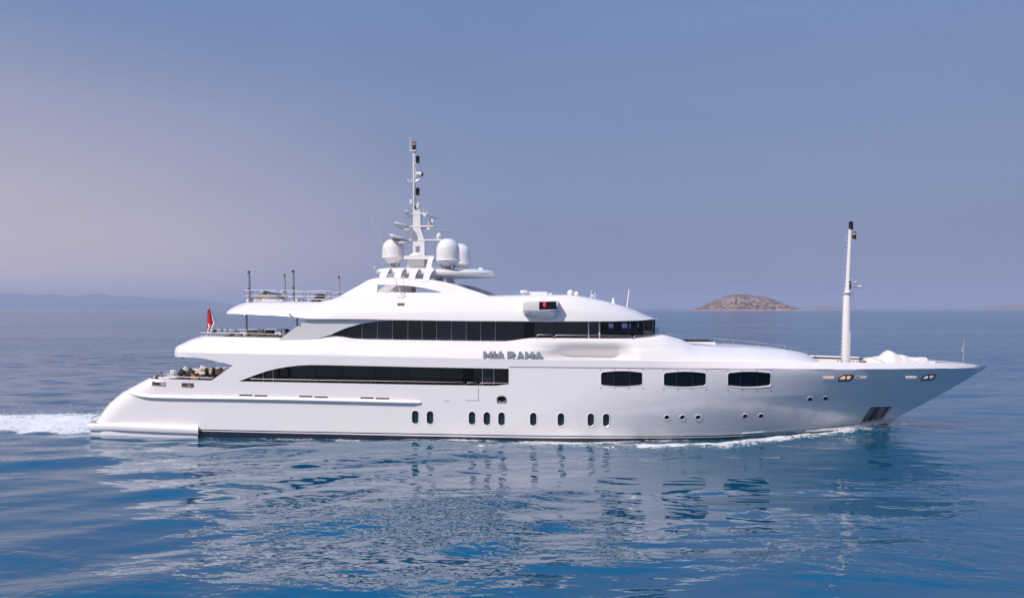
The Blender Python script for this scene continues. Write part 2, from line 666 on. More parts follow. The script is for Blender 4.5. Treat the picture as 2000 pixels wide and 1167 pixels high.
def hp(s, z):
    a = xa(z) + RC
    if s >= a:
        return Vector((s, -bh(s, z), z))
    d = a - s
    b2 = bh(a, z)
    if d < RC * math.pi / 2:
        an = d / RC
        return Vector((a - RC * math.sin(an), -(b2 - RC + RC * math.cos(an)), z))
    return Vector((xa(z), min(0.0, -(b2 - RC) + d - RC * math.pi / 2), z))


def hull_n(s, z):
    e = 0.03
    n = (hp(s + e, z) - hp(s - e, z)).cross(hp(s, z + e) - hp(s, z - e))
    if n.length < 1e-9:
        return Vector((0, -1, 0))
    n.normalize()
    return n if n.y < 0 or n.x < -0.9 else -n


def HP(s, z, depth=0.0):
    p = hp(s, z)
    if depth == 0:
        return p
    q = p - hull_n(s, z) * depth
    if q.y > 0 and depth > 0:
        q.y = 0.0
    return q


def hits(l):
    return [hit(a, b2) for a, b2 in l]


def capsule(px, py, w_, h_, n=7):
    """upright rounded slot round a pixel"""
    r = w_ / 2; out = []
    k = max(0.0, h_ / 2 - r)
    for i in range(n + 1):
        an = math.pi * i / n
        out.append((px + r * math.cos(an), py - k - r * math.sin(an)))
    for i in range(n + 1):
        an = math.pi + math.pi * i / n
        out.append((px + r * math.cos(an), py + k - r * math.sin(an)))
    return out


def ell(px, py, rx, ry, n=16):
    return [(px + rx * math.cos(2 * math.pi * i / n), py - ry * math.sin(2 * math.pi * i / n)) for i in range(n)]


def barrel(px, py, w_, h_):
    """wide window: bowed top and bottom, rounded corners"""
    out = []
    hw, hh = w_ / 2, h_ / 2
    def arc(cx, cy_, a0, a1, r):
        for i in range(5):
            an = R(a0 + (a1 - a0) * i / 4)
            out.append((px + cx + r * math.cos(an), py + cy_ - r * math.sin(an)))
    arc(hw - 5.5, -hh + 7.5, 8, 82, 5)
    out += [(px + hw * 0.35, py - hh + 0.4), (px, py - hh), (px - hw * 0.35, py - hh + 0.4)]
    arc(-hw + 5.5, -hh + 7.5, 98, 172, 5)
    arc(-hw + 5.5, hh - 7.5, 188, 262, 5)
    out += [(px - hw * 0.35, py + hh - 0.4), (px, py + hh), (px + hw * 0.35, py + hh - 0.4)]
    arc(hw - 5.5, hh - 7.5, 278, 352, 5)
    return out


# ---- hull plating with every opening cut through it
L0PX = [(360, 688), (420, 689.2), (520, 691.2), (620, 693.2), (720, 695.2), (900, 699.5), (1000, 701.2), (1130, 703), (1200, 703.8), (1300, 704.6), (1450, 705.8), (1600, 707), (1700, 707.6), (1780, 707.8), (1840, 708), (1880, 709), (1905, 711.3)]
open_px = [(466, 744.2), (484, 737.6), (500, 731.4), (520, 724.6), (540, 719.6), (560, 716), (580, 713.6), (605, 712.2), (640, 712.6), (720, 714.2), (840, 716.8), (993.6, 719.6), (993.6, 749.6), (980, 751.6), (966, 753), (840, 751.2), (700, 748.6), (560, 746)]
z697 = hit(365, 696.5)[1]
z688 = hit(360, 688)[1]
zbul = hit(334, 740.4)[1]
outline = [(s_end(-0.8), -0.8)] + [(s_end(z), z) for z in np.linspace(-0.3, zbul - 0.02, 9)] + [(s_end(zbul), zbul)]
outline += hits([(334, 740.4), (370, 741.6), (413, 742.6), (455, 713), (440, 709), (420, 704.2), (400, 700.2), (380, 697.8)])
outline += [(s_end(z697), z697), (s_end(z688), z688)] + hits(L0PX) + [(XT - 0.25, ZT + 0.06), (XT - 0.01, ZT)]
outline += [(xs(z) - 0.01, z) for z in np.linspace(ZT - 0.35, -0.8, 14)]

OVALS = [(811, 814.2), (840, 815), (922, 816), (951, 816.8), (979.6, 817.4), (1041.6, 818.2), (1095.6, 819), (1154, 819.6), (1184, 820)]
ROUND = [(1302.6, 814.6), (1333, 814.6), (1363.4, 814.5), (1455.5, 812.6), (1486.5, 812), (1582.5, 779.5), (1612.6, 778.3)]
BIGW = [(1214.3, 739.2, 82, 30.5), (1337.8, 740.4, 83.5, 30.5), (1463.6, 740.6, 85, 31)]
SLOTS = [(1607.5, 1631.5, 734.6, 740.4), (1669.5, 1694.5, 734.4, 740.4), (1768.5, 1792.5, 733.6, 739.6)]
PARA = [[(1636.5, 743), (1639, 737.5), (1646, 732.4), (1663, 732), (1666, 734), (1663, 740), (1659, 742.6)],
        [(1799, 741), (1803, 735.5), (1810, 731.6), (1824, 731), (1827, 733), (1823.5, 738.5), (1818, 740.8)]]
SCUP = [(467, 493, 771.3, 0.3), (496.5, 522, 772.2, 0.3), (584, 610, 773.4, 0.5), (614, 640, 774.8, 0.5), (704, 730, 776.4, 0.5), (734, 760.5, 777.6, 0.5)]
POCKET = [(1700, 793), (1745, 792.4), (1735, 806), (1725, 820), (1714, 833), (1673, 835), (1680, 824), (1690, 808)]
MOOR = [(971, 785.6), (970.6, 777), (973.5, 773.6), (978, 772.6), (983, 772.8), (987, 774.6), (989, 778.6), (989, 785.8)]
SLIT_A = [(297.5, 745.2), (323.8, 747), (323.8, 753.2), (297.5, 751.4)]
SLIT_B = [(355.2, 747.6), (378, 748.4), (378, 755.4), (355.2, 754.6)]
holes = [hits(open_px)]
holes += [hits(capsule(x, y, 13, 26)) for x, y in OVALS]
holes += [hits(ell(x, y, 5.2, 4.6)) for x, y in ROUND]
holes += [hits(barrel(*q)) for q in BIGW]
holes += [hits([(a, y0), (b2, y0), (b2, y1), (a, y1)]) for a, b2, y0, y1 in SLOTS]
holes += [hits(p) for p in PARA]
holes += [hits([(a, y - 1.5), (b2, y - 1.5 + sl), (b2, y + 1.5 + sl), (a, y + 1.5)]) for a, b2, y, sl in SCUP]
holes += [hits(POCKET), hits(MOOR), hits(SLIT_A), hits(SLIT_B)]

xl = np.arange(hit(1300, 776)[0], XT - 2.2, 0.4)
line_k = [(float(x), ZK(x)) for x in xl if x < xs(ZK(x)) - 0.15]
xl2 = np.arange(hit(1010, 716)[0], XT - 0.7, 0.4)
line_p = [(float(x), ZP(x)) for x in xl2]


def is_sharp(a, b2):
    for fn, x0 in ((ZK, hit(1440, 776)[0]), (ZP, hit(1010, 716)[0])):
        if min(a[0], b2[0]) > x0 and abs(a[1] - fn(a[0])) < 2e-3 and abs(b2[1] - fn(b2[0])) < 2e-3:
            return True
    return False


hull = plate('hull', outline, holes, HP, M['hull'], yacht, thick=0.14, gx=0.38, gz=0.3,
             lines=[line_k, line_p], far_holes=[hits(open_px)], sharp=is_sharp)


def hull_patch(name, polypx, depth, material, parent, gx=0.5, sz=None, both=False, thick=0.0):
    poly = sz or hits(polypx)
    return plate(name, poly, [], lambda s, z, d: HP(s, z, depth + d), material, parent, thick=thick, gx=gx, gz=gx, both=both)


def hull_rim(name, polypx, material, parent, r=0.03, depth=-0.005, n=6):
    pts = [HP(s, z, depth) for s, z in hits(polypx)]
    mb = MB()
    k = len(pts)
    vs, fs = [], []
    for i in range(k):
        p = pts[i]; d = (pts[(i + 1) % k] - pts[i - 1]).normalized()
        s, z = hits([polypx[i]])[0]
        nn = hull_n(s, z)
        u = d.cross(nn).normalized()
        for j in range(n):
            an = 2 * math.pi * j / n
            vs.append(p + u * math.cos(an) * r + nn * math.sin(an) * r * 0.7)
    for i in range(k):
        for j in range(n):
            fs.append((i * n + j, i * n + (j + 1) % n, ((i + 1) % k) * n + (j + 1) % n, ((i + 1) % k) * n + j))
    mb.add(vs, fs)
    return mb.build(name, material, parent)


# ---- windows and openings of the hull
for x, y in OVALS:
    fr_ = hull_rim('porthole', capsule(x, y, 14.2, 27.2), M['hull'], yacht, 0.026)
    hull_patch('porthole_glass', capsule(x, y, 13.6, 26.6), 0.13, M['teal_glass'], fr_)
for x, y in ROUND:
    fr_ = hull_rim('round_porthole', ell(x, y, 5.6, 5.0), M['hull'], yacht, 0.03)
    hull_patch('porthole_glass', ell(x, y, 5.6, 5.0), 0.10, M['black_glass'], fr_)
for x, y, w_, h_ in BIGW:
    fr_ = hull_rim('hull_window', barrel(x, y, w_ + 1.0, h_ + 1.0), M['hull'], yacht, 0.022)
    cuts = [x - w_ / 2 - 0.5, x - w_ * 0.19, x + w_ * 0.19, x + w_ / 2 + 0.5]
    full = barrel(x, y, w_ + 0.8, h_ + 0.8)
    for i in range(3):
        a, b2 = cuts[i] + (0.45 if i else 0), cuts[i + 1] - (0.45 if i < 2 else 0)
        inn = [p for p in full if a < p[0] < b2]
        top = sorted([p for p in inn if p[1] < y]); bot = sorted([p for p in inn if p[1] >= y], reverse=True)
        yt = lambda q: float(np.interp(q, [p[0] for p in sorted(full) if p[1] < y], [p[1] for p in sorted(full) if p[1] < y]))
        yb = lambda q: float(np.interp(q, [p[0] for p in sorted(full) if p[1] >= y], [p[1] for p in sorted(full) if p[1] >= y]))
        poly = ([(a, yt(a))] if i else []) + top + ([(b2, yt(b2)), (b2, yb(b2))] if i < 2 else []) + bot + ([(a, yb(a))] if i else [])
        hull_patch('window_pane', poly, 0.075, M['black_glass'], fr_)
    for q in (-0.19, 0.19):
        hull_patch('mullion', [(x + w_ * q - 0.7, y - h_ / 2 - 0.3), (x + w_ * q + 0.7, y - h_ / 2 - 0.3), (x + w_ * q + 0.7, y + h_ / 2 + 0.3), (x + w_ * q - 0.7, y + h_ / 2 + 0.3)], 0.085, M['pewter'], fr_)
    for q in (-0.5, -0.17, 0.17, 0.5):
        for sg in (-1, 1):
            s, z = hit(x + w_ * q, y + sg * (h_ / 2 + 3.0))
            MB().box(HP(s, z, -0.01), (0.05, 0.03, 0.06)).build('shutter_pin', M['grey'], fr_)
for a, b2, y0, y1 in SLOTS:
    rm_ = hull_rim('bulwark_slot', [(a, y0), ((a + b2) / 2, y0), (b2, y0), (b2 + 1, (y0 + y1) / 2), (b2, y1), ((a + b2) / 2, y1), (a, y1), (a - 1, (y0 + y1) / 2)], M['white'], yacht, 0.01)
for x, y in ((1692, 737.4), (1788, 736.6)):
    s, z = hit(x, y)
    p = HP(s, z, 0.35)
    MB().lathe((p.x, p.y, p.z - 0.12), [(0.02, 0), (0.13, 0.02), (0.15, 0.12), (0.13, 0.22), (0.02, 0.25)], 12).build('fairlead_roller', M['white'], yacht)
for p in PARA:
    rim_ = hull_rim('fairlead', p, M['pewter'], yacht, 0.06)
    xm = sum(q[0] for q in p) / len(p)
    y0 = min(q[1] for q in p); y1 = max(q[1] for q in p)
    hull_patch('fairlead_bar', [(xm - 1.0, y0), (xm + 1.6, y0), (xm + 0.6, y1), (xm - 2.0, y1)], 0.02, M['pewter'], rim_, thick=0.03)
for a, b2, y, sl in SCUP:
    hull_patch('scupper', [(a - .5, y - 2), (b2 + .5, y - 2 + sl), (b2 + .5, y + 2 + sl), (a - .5, y + 2)], 0.12, M['brown'], yacht)
# stern freeing ports with bars
for nm, px in (('freeing_port', SLIT_A), ('freeing_port', SLIT_B)):
    rim_ = hull_rim(nm, px, M['chrome'], yacht, 0.03)
    nb = 5 if px is SLIT_A else 2
    for i in range(1, nb):
        q = i / nb
        a = (px[0][0] + (px[1][0] - px[0][0]) * q, px[0][1] + (px[1][1] - px[0][1]) * q)
        b2 = (px[3][0] + (px[2][0] - px[3][0]) * q, px[3][1] + (px[2][1] - px[3][1]) * q)
        MB().tube([HP(*hit(*a), 0.05), HP(*hit(*b2), 0.05)], 0.03, 6).build('bar', M['chrome'], rim_)
# midship mooring pocket
rim_ = hull_rim('mooring_pocket', MOOR, M['grey'], yacht, 0.035)
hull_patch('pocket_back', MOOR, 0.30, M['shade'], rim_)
hull_patch('roller_sill', [(971, 781.5), (976, 781.5), (977, 783.3), (983, 783.3), (984, 781.5), (989, 781.5), (989, 786), (971, 786)], 0.06, M['steel'], rim_, thick=0.1)
# anchor pocket
rim_ = hull_rim('anchor_pocket', POCKET, M['matte'], yacht, 0.04)
ap = [(1696, 790), (1750, 789.5), (1728, 822), (1716, 836), (1668, 838), (1676, 824)]
hull_patch('pocket_plate', ap, 0.30, M['grey'], rim_)
s1, z1 = hit(1722, 800); s2, z2 = hit(1703, 826)
p1, p2 = HP(s1, z1, 0.22), HP(s2, z2, 0.22)
anch = MB().tube([p1, p2], 0.07, 8)
dr = (p2 - p1).normalized()
for sg in (-1, 1):
    anch.tube([p2, p2 + Vector((sg * 0.30, -0.02, 0.06)), p2 + Vector((sg * 0.42, -0.02, 0.42))], 0.075, 8, 0.03)
anch.tube([p2 + Vector((-0.3, 0, -0.03)), p2 + Vector((0.3, 0, -0.03))], 0.09, 8)
anch.build('anchor', M['pewter'], rim_)

# ---- boot stripes
thin_t = [(388, 837.6), (560, 841.2), (780, 845.2), (980, 848.6), (1180, 850.6), (1300, 850.8), (1400, 849.4), (1480, 845.8), (1560, 841.2), (1640, 836.6), (1674, 834.4)]
thin_b = [(x, y + 1.9) for x, y in thin_t]
plate('boot_stripe', hits(thin_t) + hits(list(reversed(thin_b))), [], lambda s, z, d: HP(s, z, -0.006 + d), M['navy'], yacht, thick=0, gx=0.5, gz=0.5)
top = hits([(388, 841), (560, 845.2), (780, 850), (980, 853.6), (1180, 855), (1300, 855), (1400, 853.4), (1480, 849.8), (1560, 845.2), (1640, 840.5), (1676, 837.5), (1684, 830), (1697, 826.5), (1724, 820.5)])
zb = hit(1724, 820.5)[1] + 0.06
top += [(xs(zb) - 0.02, zb)]
bot = [(xs(z) - 0.02, z) for z in np.linspace(zb - 0.2, -0.75, 4)] + [(top[0][0], -0.75)]
plate('boot_topping', top + bot, [], lambda s, z, d: HP(s, z, -0.006 + d), M['navy'], yacht, thick=0, gx=0.5, gz=0.3)
# spray rail at the forefoot
sp = hits([(1450, 845.5), (1520, 840), (1600, 832.5), (1676, 825.2)])
MB().tube([HP(s, z, -0.01) for s, z in sp], 0.035, 6).build('spray_rail', M['hull'], yacht)
# dark grey line under the rail band, painting the shadow of its small lip
mb = MB()
for sg in (1, -1):
    pts = [HP(*hit(x, y), -0.004) for x, y in ((995, 715.9), (1100, 716.8), (1200, 717.8), (1300, 718.8), (1400, 719.5), (1500, 720.3), (1600, 721), (1700, 720.8), (1780, 720.3), (1850, 719.2))]
    mb.tube([(p.x, p.y * sg, p.z) for p in pts], 0.022, 6)
mb.build('lip_shadow_line', M['seam'], yacht)
# boarding door seams in the bulwark
for ln in ([(934.4, 756.5), (934.6, 781.6)], [(909.6, 781), (934.6, 781.6)], [(868, 782.6), (879, 783)]):
    MB().tube([HP(*hit(*q), -0.003) for q in ln], 0.014, 5).build('door_seam', M['seam'], yacht)

# ---- rub rail along the after half
def sweep(name, pxs, prof, material, parent, ends=True):
    sz = hits(pxs)
    dense = []
    for i in range(len(sz) - 1):
        k = max(2, int(abs(sz[i + 1][0] - sz[i][0]) / 0.5))
        for q in range(k):
            f = q / k
            dense.append((sz[i][0] + (sz[i + 1][0] - sz[i][0]) * f, sz[i][1] + (sz[i + 1][1] - sz[i][1]) * f))
    dense.append(sz[-1])
    vs, fs = [], []
    n = len(prof); m_ = len(dense)
    for side in (1, -1):
        k0 = len(vs)
        for i, (s, z) in enumerate(dense):
            g = min(1.0, i / 5.0) * (1.0 if i < m_ - 1 else 0.55)
            nn = hull_n(s, z); nn.z = 0; nn.normalize()
            p = hp(s, z)
            for o_, dz in prof:
                q = p + nn * (o_ * g) + Vector((0, 0, dz * (0.5 + 0.5 * g)))
                vs.append(Vector((q.x, q.y * side, q.z)))
        for i in range(m_ - 1):
            for j in range(n - 1):
                q = (k0 + i * n + j, k0 + (i + 1) * n + j, k0 + (i + 1) * n + j + 1, k0 + i * n + j + 1)
                fs.append(q if side == 1 else tuple(reversed(q)))
        fs.append(tuple(k0 + (m_ - 1) * n + j for j in range(n)))
    return mesh_obj(name, vs, fs, material, parent, True, 60)


rp_ = [(-0.03, -0.14)] + [(0.17 * math.cos(a), 0.10 * math.sin(a)) for a in np.linspace(-1.45, 1.45, 9)] + [(-0.03, 0.13)]
sweep('rub_rail', [(250, 766), (262, 770.2), (275, 772.4), (295, 774.4), (330, 775.6), (440, 777), (560, 779.2), (700, 782.6), (822, 785.6)], rp_, M['hull'], yacht)

# ---- swim platform
def row(xa_, rc, xf, nf, bfun, zfun, x1=None, pw=0.5, n_side=60, n_front=18):
    """half outline, near side: aft centre -> corner -> side -> (elliptical) bow centre"""
    out = []
    b_ = bfun(xa_ + rc)
    for i in range(4):
        out.append((xa_, -(b_ - rc) * i / 4))
    for i in range(10):
        a = math.pi / 2 * i / 9
        out.append((xa_ + rc - rc * math.cos(a), -(b_ - rc + rc * math.sin(a))))
    xe = x1 if x1 is not None else xf
    for i in range(1, n_side + 1):
        x = xa_ + rc + (xe - xa_ - rc) * i / n_side
        out.append((x, -bfun(x)))
    if x1 is not None:
        be = bfun(x1)
        for i in range(1, n_front + 1):
            a = math.pi / 2 * i / n_front
            out.append((x1 + (xf - x1) * math.sin(a), -be * max(0.0, math.cos(a)) ** pw))
    return [Vector((x, y, zfun(x))) for x, y in out]


PX_A = at(167, 826, -3.7).x
px_f = at(388, 838, -4.75).x
zt_ = lerp_fn([(at(168, 824.5, -3.8).x, at(168, 824.5, -3.8).z), (at(220, 827, -4.6).x, at(220, 827, -4.6).z), (px_f, at(380, 833.6, -4.8).z)])
bp = lambda o_: (lambda x: (bh(max(x, xa(0.4) + RC), 0.3) + 0.28 + o_) - 0.35 * max(0, (-20.5 - x) / 5) ** 2)
rows = []
for o_, dz in ((-0.22, None), (-0.16, -0.42), (-0.04, -0.38), (0.0, -0.26), (0.0, -0.12), (-0.03, -0.05), (-0.10, 0.0), (-0.2, 0.01)):
    rows.append(row(PX_A - o_ * 0.9, 1.1, px_f + o_ * 0.6, 0, bp(o_), (lambda x: -0.6) if dz is None else (lambda x, dz=dz: zt_(x) + dz)))
plat = loft_rows('swim_platform', rows, M['hull'], yacht, cap_top=True, cap_bot=False, angle=50)
deck = row(PX_A + 0.22, 1.0, xa(0.5) + 1.3, 0, bp(-0.28), lambda x: zt_(x) + 0.018, n_side=14)
vs = [p for p in deck] + [Vector((p.x, -p.y, p.z)) for p in deck]
n = len(deck)
mesh_obj('teak_deck', vs, [(i, i + 1, n + i + 1, n + i) for i in range(n - 1)], M['teak'], plat, False)
p = at(182, 822, -3.2)
zz = zt_(p.x)
MB().tube([(p.x, -3.3, zz), (p.x, -3.3, zz + 0.2), (p.x + 0.1, -2.9, zz + 0.30), (p.x + 0.5, -1.6, zz + 0.30), (p.x + 0.5, -1.6, zz)], 0.025, 6).build('grab_rail', M['chrome'], plat)

# ---- decks inside the hull
def flat_deck(name, z, x0, x1, inset, material, parent, n=50):
    v, f = [], []
    for i in range(n + 1):
        x = x0 + (x1 - x0) * i / n
        zz = z(x) if callable(z) else z
        b_ = max(0.01, bfull(max(x, xa(min(zz, 3.6)) + 0.05), min(zz, 3.6)) - inset)
        v += [(x, -b_, zz), (x, b_, zz)]
    f = [(2 * i, 2 * i + 2, 2 * i + 3, 2 * i + 1) for i in range(n)]
    return mesh_obj(name, v, f, material, parent, False)


ZMD = 2.42
flat_deck('main_deck', ZMD, xa(2.42) + 0.1, 0.4, 0.10, M['teak'], yacht)
flat_deck('foredeck', lambda x: ZP(x) - 1.05, 7.0, xs(2.9) - 0.8, 0.10, M['teak'], yacht)

v, f = [], []
for i in range(41):
    x = 13.0 + 13.2 * i / 40
    for dz in (-1.04, -0.30):
        z = ZP(x) + dz
        v.append((x, max(0.05, bh(x, z) - 0.2), z))
mesh_obj('bulwark_liner', v, [(2 * i, 2 * i + 2, 2 * i + 3, 2 * i + 1) for i in range(40)], M['tan_wood'], yacht)

L0Z = lerp_fn(iterpts(L0PX))
for sg in (1, -1):
    v = []
    for i in range(49):
        x = 12.0 + (XT - 2.6 - 12.0) * i / 48
        zt = min(L0Z(x), ZT + 0.28) - 0.015
        y = max(0.03, bh(x, zt) - 0.135)
        v += [(x, max(0.02, min(y, bh(x, ZP(x) - 0.34) - 0.16)) * sg, ZP(x) - 0.34), (x, y * sg, zt)]
    mesh_obj('inner_bulwark', v, [(2 * i, 2 * i + 2, 2 * i + 3, 2 * i + 1) for i in range(48)], M['white'], yacht)

# ---- main deck house: dark glazing behind the side walkway
gx0 = at(470, 740, -3.5).x; gx1 = at(1000, 735, -3.5).x
house = MB().box(((gx0 + gx1) / 2 + 0.4, 0, 3.2), (gx1 - gx0 - 0.6, 6.7, 1.62)).build('main_deck_house', M['shade'], yacht, False)
cutpx = [470, 517, 533, 567, 615, 668, 732, 800, 858, 905, 924.5, 942, 964.6, 1000]
for i in range(len(cutpx) - 1):
    a = at(cutpx[i] + 0.5, 735, -3.5); b2 = at(cutpx[i + 1] - 0.5, 735, -3.5)
    MB().box(((a.x + b2.x) / 2, -3.47, 3.2), (b2.x - a.x, 0.05, 1.64)).build('window_pane', M['black_glass'] if i == 9 else M[('glass', 'glass_b', 'glass', 'glass_c')[(i * 7) % 4]], house, False)
for q in (514.2, 533.4, 942.4, 964.4):
    a = at(q, 735, -3.55)
    MB().box((a.x, -3.53, 3.2), (0.05, 0.06, 1.64)).build('door_post', M['white'], house, False)
c = at(553.5, 727.4, -3.56)
ring = [(c.x + 0.33 * math.cos(i * math.pi / 12), c.y, c.z + 0.33 * math.sin(i * math.pi / 12)) for i in range(25)]
MB().tube(ring, 0.045, 8, cap=False).build('round_window_rim', M['dark'], house)
for q, yy in ((523, 732.5), (952.5, 740.5)):                     # small silver wing emblem on each door
    c = at(q, yy, -3.52)
    e_ = MB()
    for sg in (-1, 1):
        e_.prism([(c.x, c.y, c.z), (c.x + sg * 0.06, c.y, c.z + 0.05), (c.x + sg * 0.2, c.y, c.z + 0.06), (c.x + sg * 0.15, c.y, c.z + 0.01), (c.x + sg * 0.06, c.y, c.z - 0.03)], (0, -0.015, 0))
    e_.box((c.x - 0.03, c.y, c.z - 0.08), (0.03, 0.02, 0.08))
    e_.build('wing_emblem', M['chrome'], house, False)
hr = [at(x, y, -3.58) for x, y in ((569, 736.6), (700, 738.2), (840, 740), (905, 741))]
railing('house_handrail', [hr], [(at(x, 737 + (x - 569) * 0.013, -3.58), at(x, 741 + (x - 569) * 0.013, -3.5)) for x in (573.5, 629, 687, 746, 804, 862)], yacht, 0.016, 0.012, M['dark'])

# walkway rail on the bulwark
bw = lambda x, y: HP(*hit(x, y), 0.07)
tops = [(484, 739.4), (560, 741), (660, 742.6), (760, 744.2), (840, 745.6), (903, 746.8)]
runs = [[bw(*q) for q in tops] + [bw(906.5, 748), bw(907, 752)],
        [bw(911.4, 752), bw(911.6, 748.2), bw(914, 747), bw(929, 747.4), bw(931.6, 748.6), bw(931.8, 752.6)],
        [bw(936, 752.8), bw(936.4, 749), bw(939, 747.6), bw(992, 748)]]
pf = lambda x: float(np.interp(x, [q[0] for q in tops], [q[1] for q in tops]))
railing('bulwark_rail', runs, [(bw(x, pf(x)), bw(x, pf(x) + 5.5)) for x in (514, 543, 602.5, 662.5, 723.5, 784, 844)] + [(bw(940, 748), bw(940, 752.5)), (bw(964, 747.8), bw(964, 752.8))], yacht, 0.014, 0.013)
# after rail round the main deck cockpit
runs = [[bw(x, y) for x, y in ((331, 735.8), (347, 735.6), (365, 736.2), (390, 737), (414, 737.9))]]
railing('cockpit_rail', runs, [(bw(x, y), bw(x, 741.4)) for x, y in ((333, 735.8), (354, 736), (372.5, 736.6), (394, 737.2), (411, 737.8))], yacht, 0.014, 0.014)
far = [Vector((p.x, -p.y, p.z)) for p in [at(300, 736, -4.0), at(340, 735.5, -4.2), at(380, 736.5, -4.3), at(430, 737.5, -4.4)]]
railing('cockpit_rail', [[q + Vector((0, 0, 0.28)) for q in far]], [(q + Vector((0, 0, 0.28)), q) for q in far], yacht, 0.015, 0.014)
mb = MB()
for x, y, h_ in ((304.5, 736.5, .12), (308, 735, .2), (312, 735.5, .12), (314.5, 727, .12), (316.5, 735, .16)):
    p = at(x, y, -2.6)
    mb.lathe((p.x, p.y, p.z - 0.1), [(0.07, 0), (0.06, h_ * .6), (0.09, h_), (0.02, h_ + .05)], 10)
mb.build('stern_fitting', M['chrome'], yacht)

# ================================================================== upper-deck band, whaleback foredeck house
BI = lambda x: bd(min(x, 25.0))


def smooth(a, b2, x):
    t = min(1.0, max(0.0, (x - a) / (b2 - a)))
    return t * t * (3 - 2 * t)


L0 = lerp_fn(iterpts(L0PX))
fwd_in = lambda px: 0.4 + 1.0 * smooth(1236, 1420, px)
L1px = [(390, 656), (430, 657.4), (550, 659.5), (612, 658.3), (645, 653.8), (664, 656.8), (686, 661), (720, 662.5), (900, 665.5), (985, 666.3), (1004, 664.4), (1022, 661.6), (1040, 659.8), (1080, 660), (1180, 661), (1236, 661), (1260, 659.6), (1280, 657.5), (1298, 653.6), (1310, 658), (1322, 663.5), (1332, 667.4), (1397, 671.8), (1438, 672.5), (1500, 677), (1540, 683.5), (1574, 691.5), (1588, 696)]
L1l = []
for q in L1px:
    if q[0] < 1310:
        L1l += iterpts([q], fwd_in(q[0]))
    else:                        # the far shoulder makes the skyline here
        L1l.append((at(*q, 1.2).x, at(*q, 1.2).z))
L1 = lerp_fn(L1l)
X1240, X1420 = iterpts([(1240, 680)])[0][0], iterpts([(1430, 690)])[0][0]
XB0, XB1, XB2, XB3 = [iterpts([(q, 690)])[0][0] for q in (1035, 1130, 1200, 1250)]
bump = lambda x: smooth(XB0, XB1, x) * (1 - smooth(XB2, XB3, x))
K = [0, 0.02, 0.03, 0.12, 0.22, 0.34, 0.47, 0.50, 0.62, 0.76, 0.88, 0.96, 1.0]
IA = [0.0, 0.06, 0.06, 0.10, 0.15, 0.21, 0.27, 0.305, 0.36, 0.44, 0.52, 0.58, 0.66]
IFW = [0.34, 0.35, 0.36, 0.42, 0.55, 0.74, 0.96, 1.02, 1.22, 1.50, 1.78, 1.95, 2.15]
IB = [0.0, 0.0, 1.0, 1.0, 0.92, 0.72, 0.48, 0.42, 0.22, 0.07, 0.0, 0.0, 0.0]
SIL = [(0, 338.5), (0.25, 338.5), (0.34, 341), (0.5, 350), (0.68, 360), (0.86, 373), (1.0, 388)]
XN0, XN1 = at(1594, 704, -1.2).x, at(1578, 694, -1.0).x
rows = []
for k, ia, iw, ib in zip(K, IA, IFW, IB):
    ins = lambda x, ia=ia, iw=iw, ib=ib: ia + (iw - ia) * smooth(X1240, X1420, x) + ib * bump(x)
    zf = lambda x, k=k: L0(x) + k * (L1(x) - L0(x)) - 0.04 * smooth(X1240, X1420, x) * (1 - k)
    xk = at(float(np.interp(k, [a for a, _ in SIL], [c for _, c in SIL])), 680, -3.8).x - 0.2
    rows.append(row(xk, RC, XN0 + (XN1 - XN0) * k, 0, lambda x, ins=ins: BI(x) - ins(x), zf, x1=15.5, pw=0.55, n_side=130))
# inner face of the coaming and the deck inside it
for di, dz in ((0.14, 0.0), (0.16, 0.36)):
    ins = lambda x, di=di: IA[-1] + (IFW[-1] - IA[-1]) * smooth(X1240, X1420, x) + di
    zf = lambda x, dz=dz: L1(x) - dz * (1 - smooth(X1240 - 5.5, X1240 - 4, x))
    rows.append(row(at(388, 680, -3.8).x - 0.2 + di, RC, XN1 - di, 0, lambda x, ins=ins: BI(x) - ins(x), zf, x1=15.5, pw=0.55, n_side=130))
band = loft_rows('upper_deck', rows, M['white'], yacht, cap_top=True, cap_bot=True, camber=0.04, angle=38)

# ---- bridge-deck body with its sloping brow
L0b = lerp_fn(iterpts([(442, 613.2), (480, 613.6), (530, 616), (565, 619), (602, 622.9), (720, 623.8), (760, 625), (900, 627), (1040, 628), (1200, 628), (1260, 626.4), (1284, 624.3)]))
L1b = lerp_fn(iterpts([(466, 590), (480, 588.8), (560, 589), (626, 589), (645, 584), (664, 578.4), (700, 578), (956, 578.3), (1040, 576.4), (1106, 576), (1125, 577.4), (1150, 581.6), (1185, 588.6), (1220, 598), (1250, 608), (1270, 617)], 1.0) + [(at(1284, 624, -0.4).x, at(1284, 624, -0.4).z)])
XBR = at(1287, 624, -0.5).x
K = [0, 0.02, 0.15, 0.32, 0.50, 0.53, 0.66, 0.78, 0.89, 0.96, 1.0]
IA = [0.19, 0.16, 0.21, 0.29, 0.39, 0.43, 0.53, 0.66, 0.83, 0.99, 1.15]
SIL = [(0, 442), (0.2, 442), (0.35, 445), (0.5, 449), (0.62, 452), (0.86, 461), (1.0, 468)]
rows = []
for k, ia in zip(K, IA):
    xk = at(float(np.interp(k, [a for a, _ in SIL], [c for _, c in SIL])), 600, -3.6).x - 0.2
    fold = lambda x, k=k: 0.0
    rows.append(row(xk, RC, XBR - 0.25 * k, 0, lambda x, ia=ia: BI(min(x, 1)) - ia, lambda x, k=k: L0b(x) + k * (L1b(x) - L0b(x)), x1=2.2, pw=0.80, n_side=90, n_front=26))
bridge = loft_rows('bridge_deck', rows, M['white'], yacht, cap_top=True, cap_bot=True, camber=0.12, angle=40)

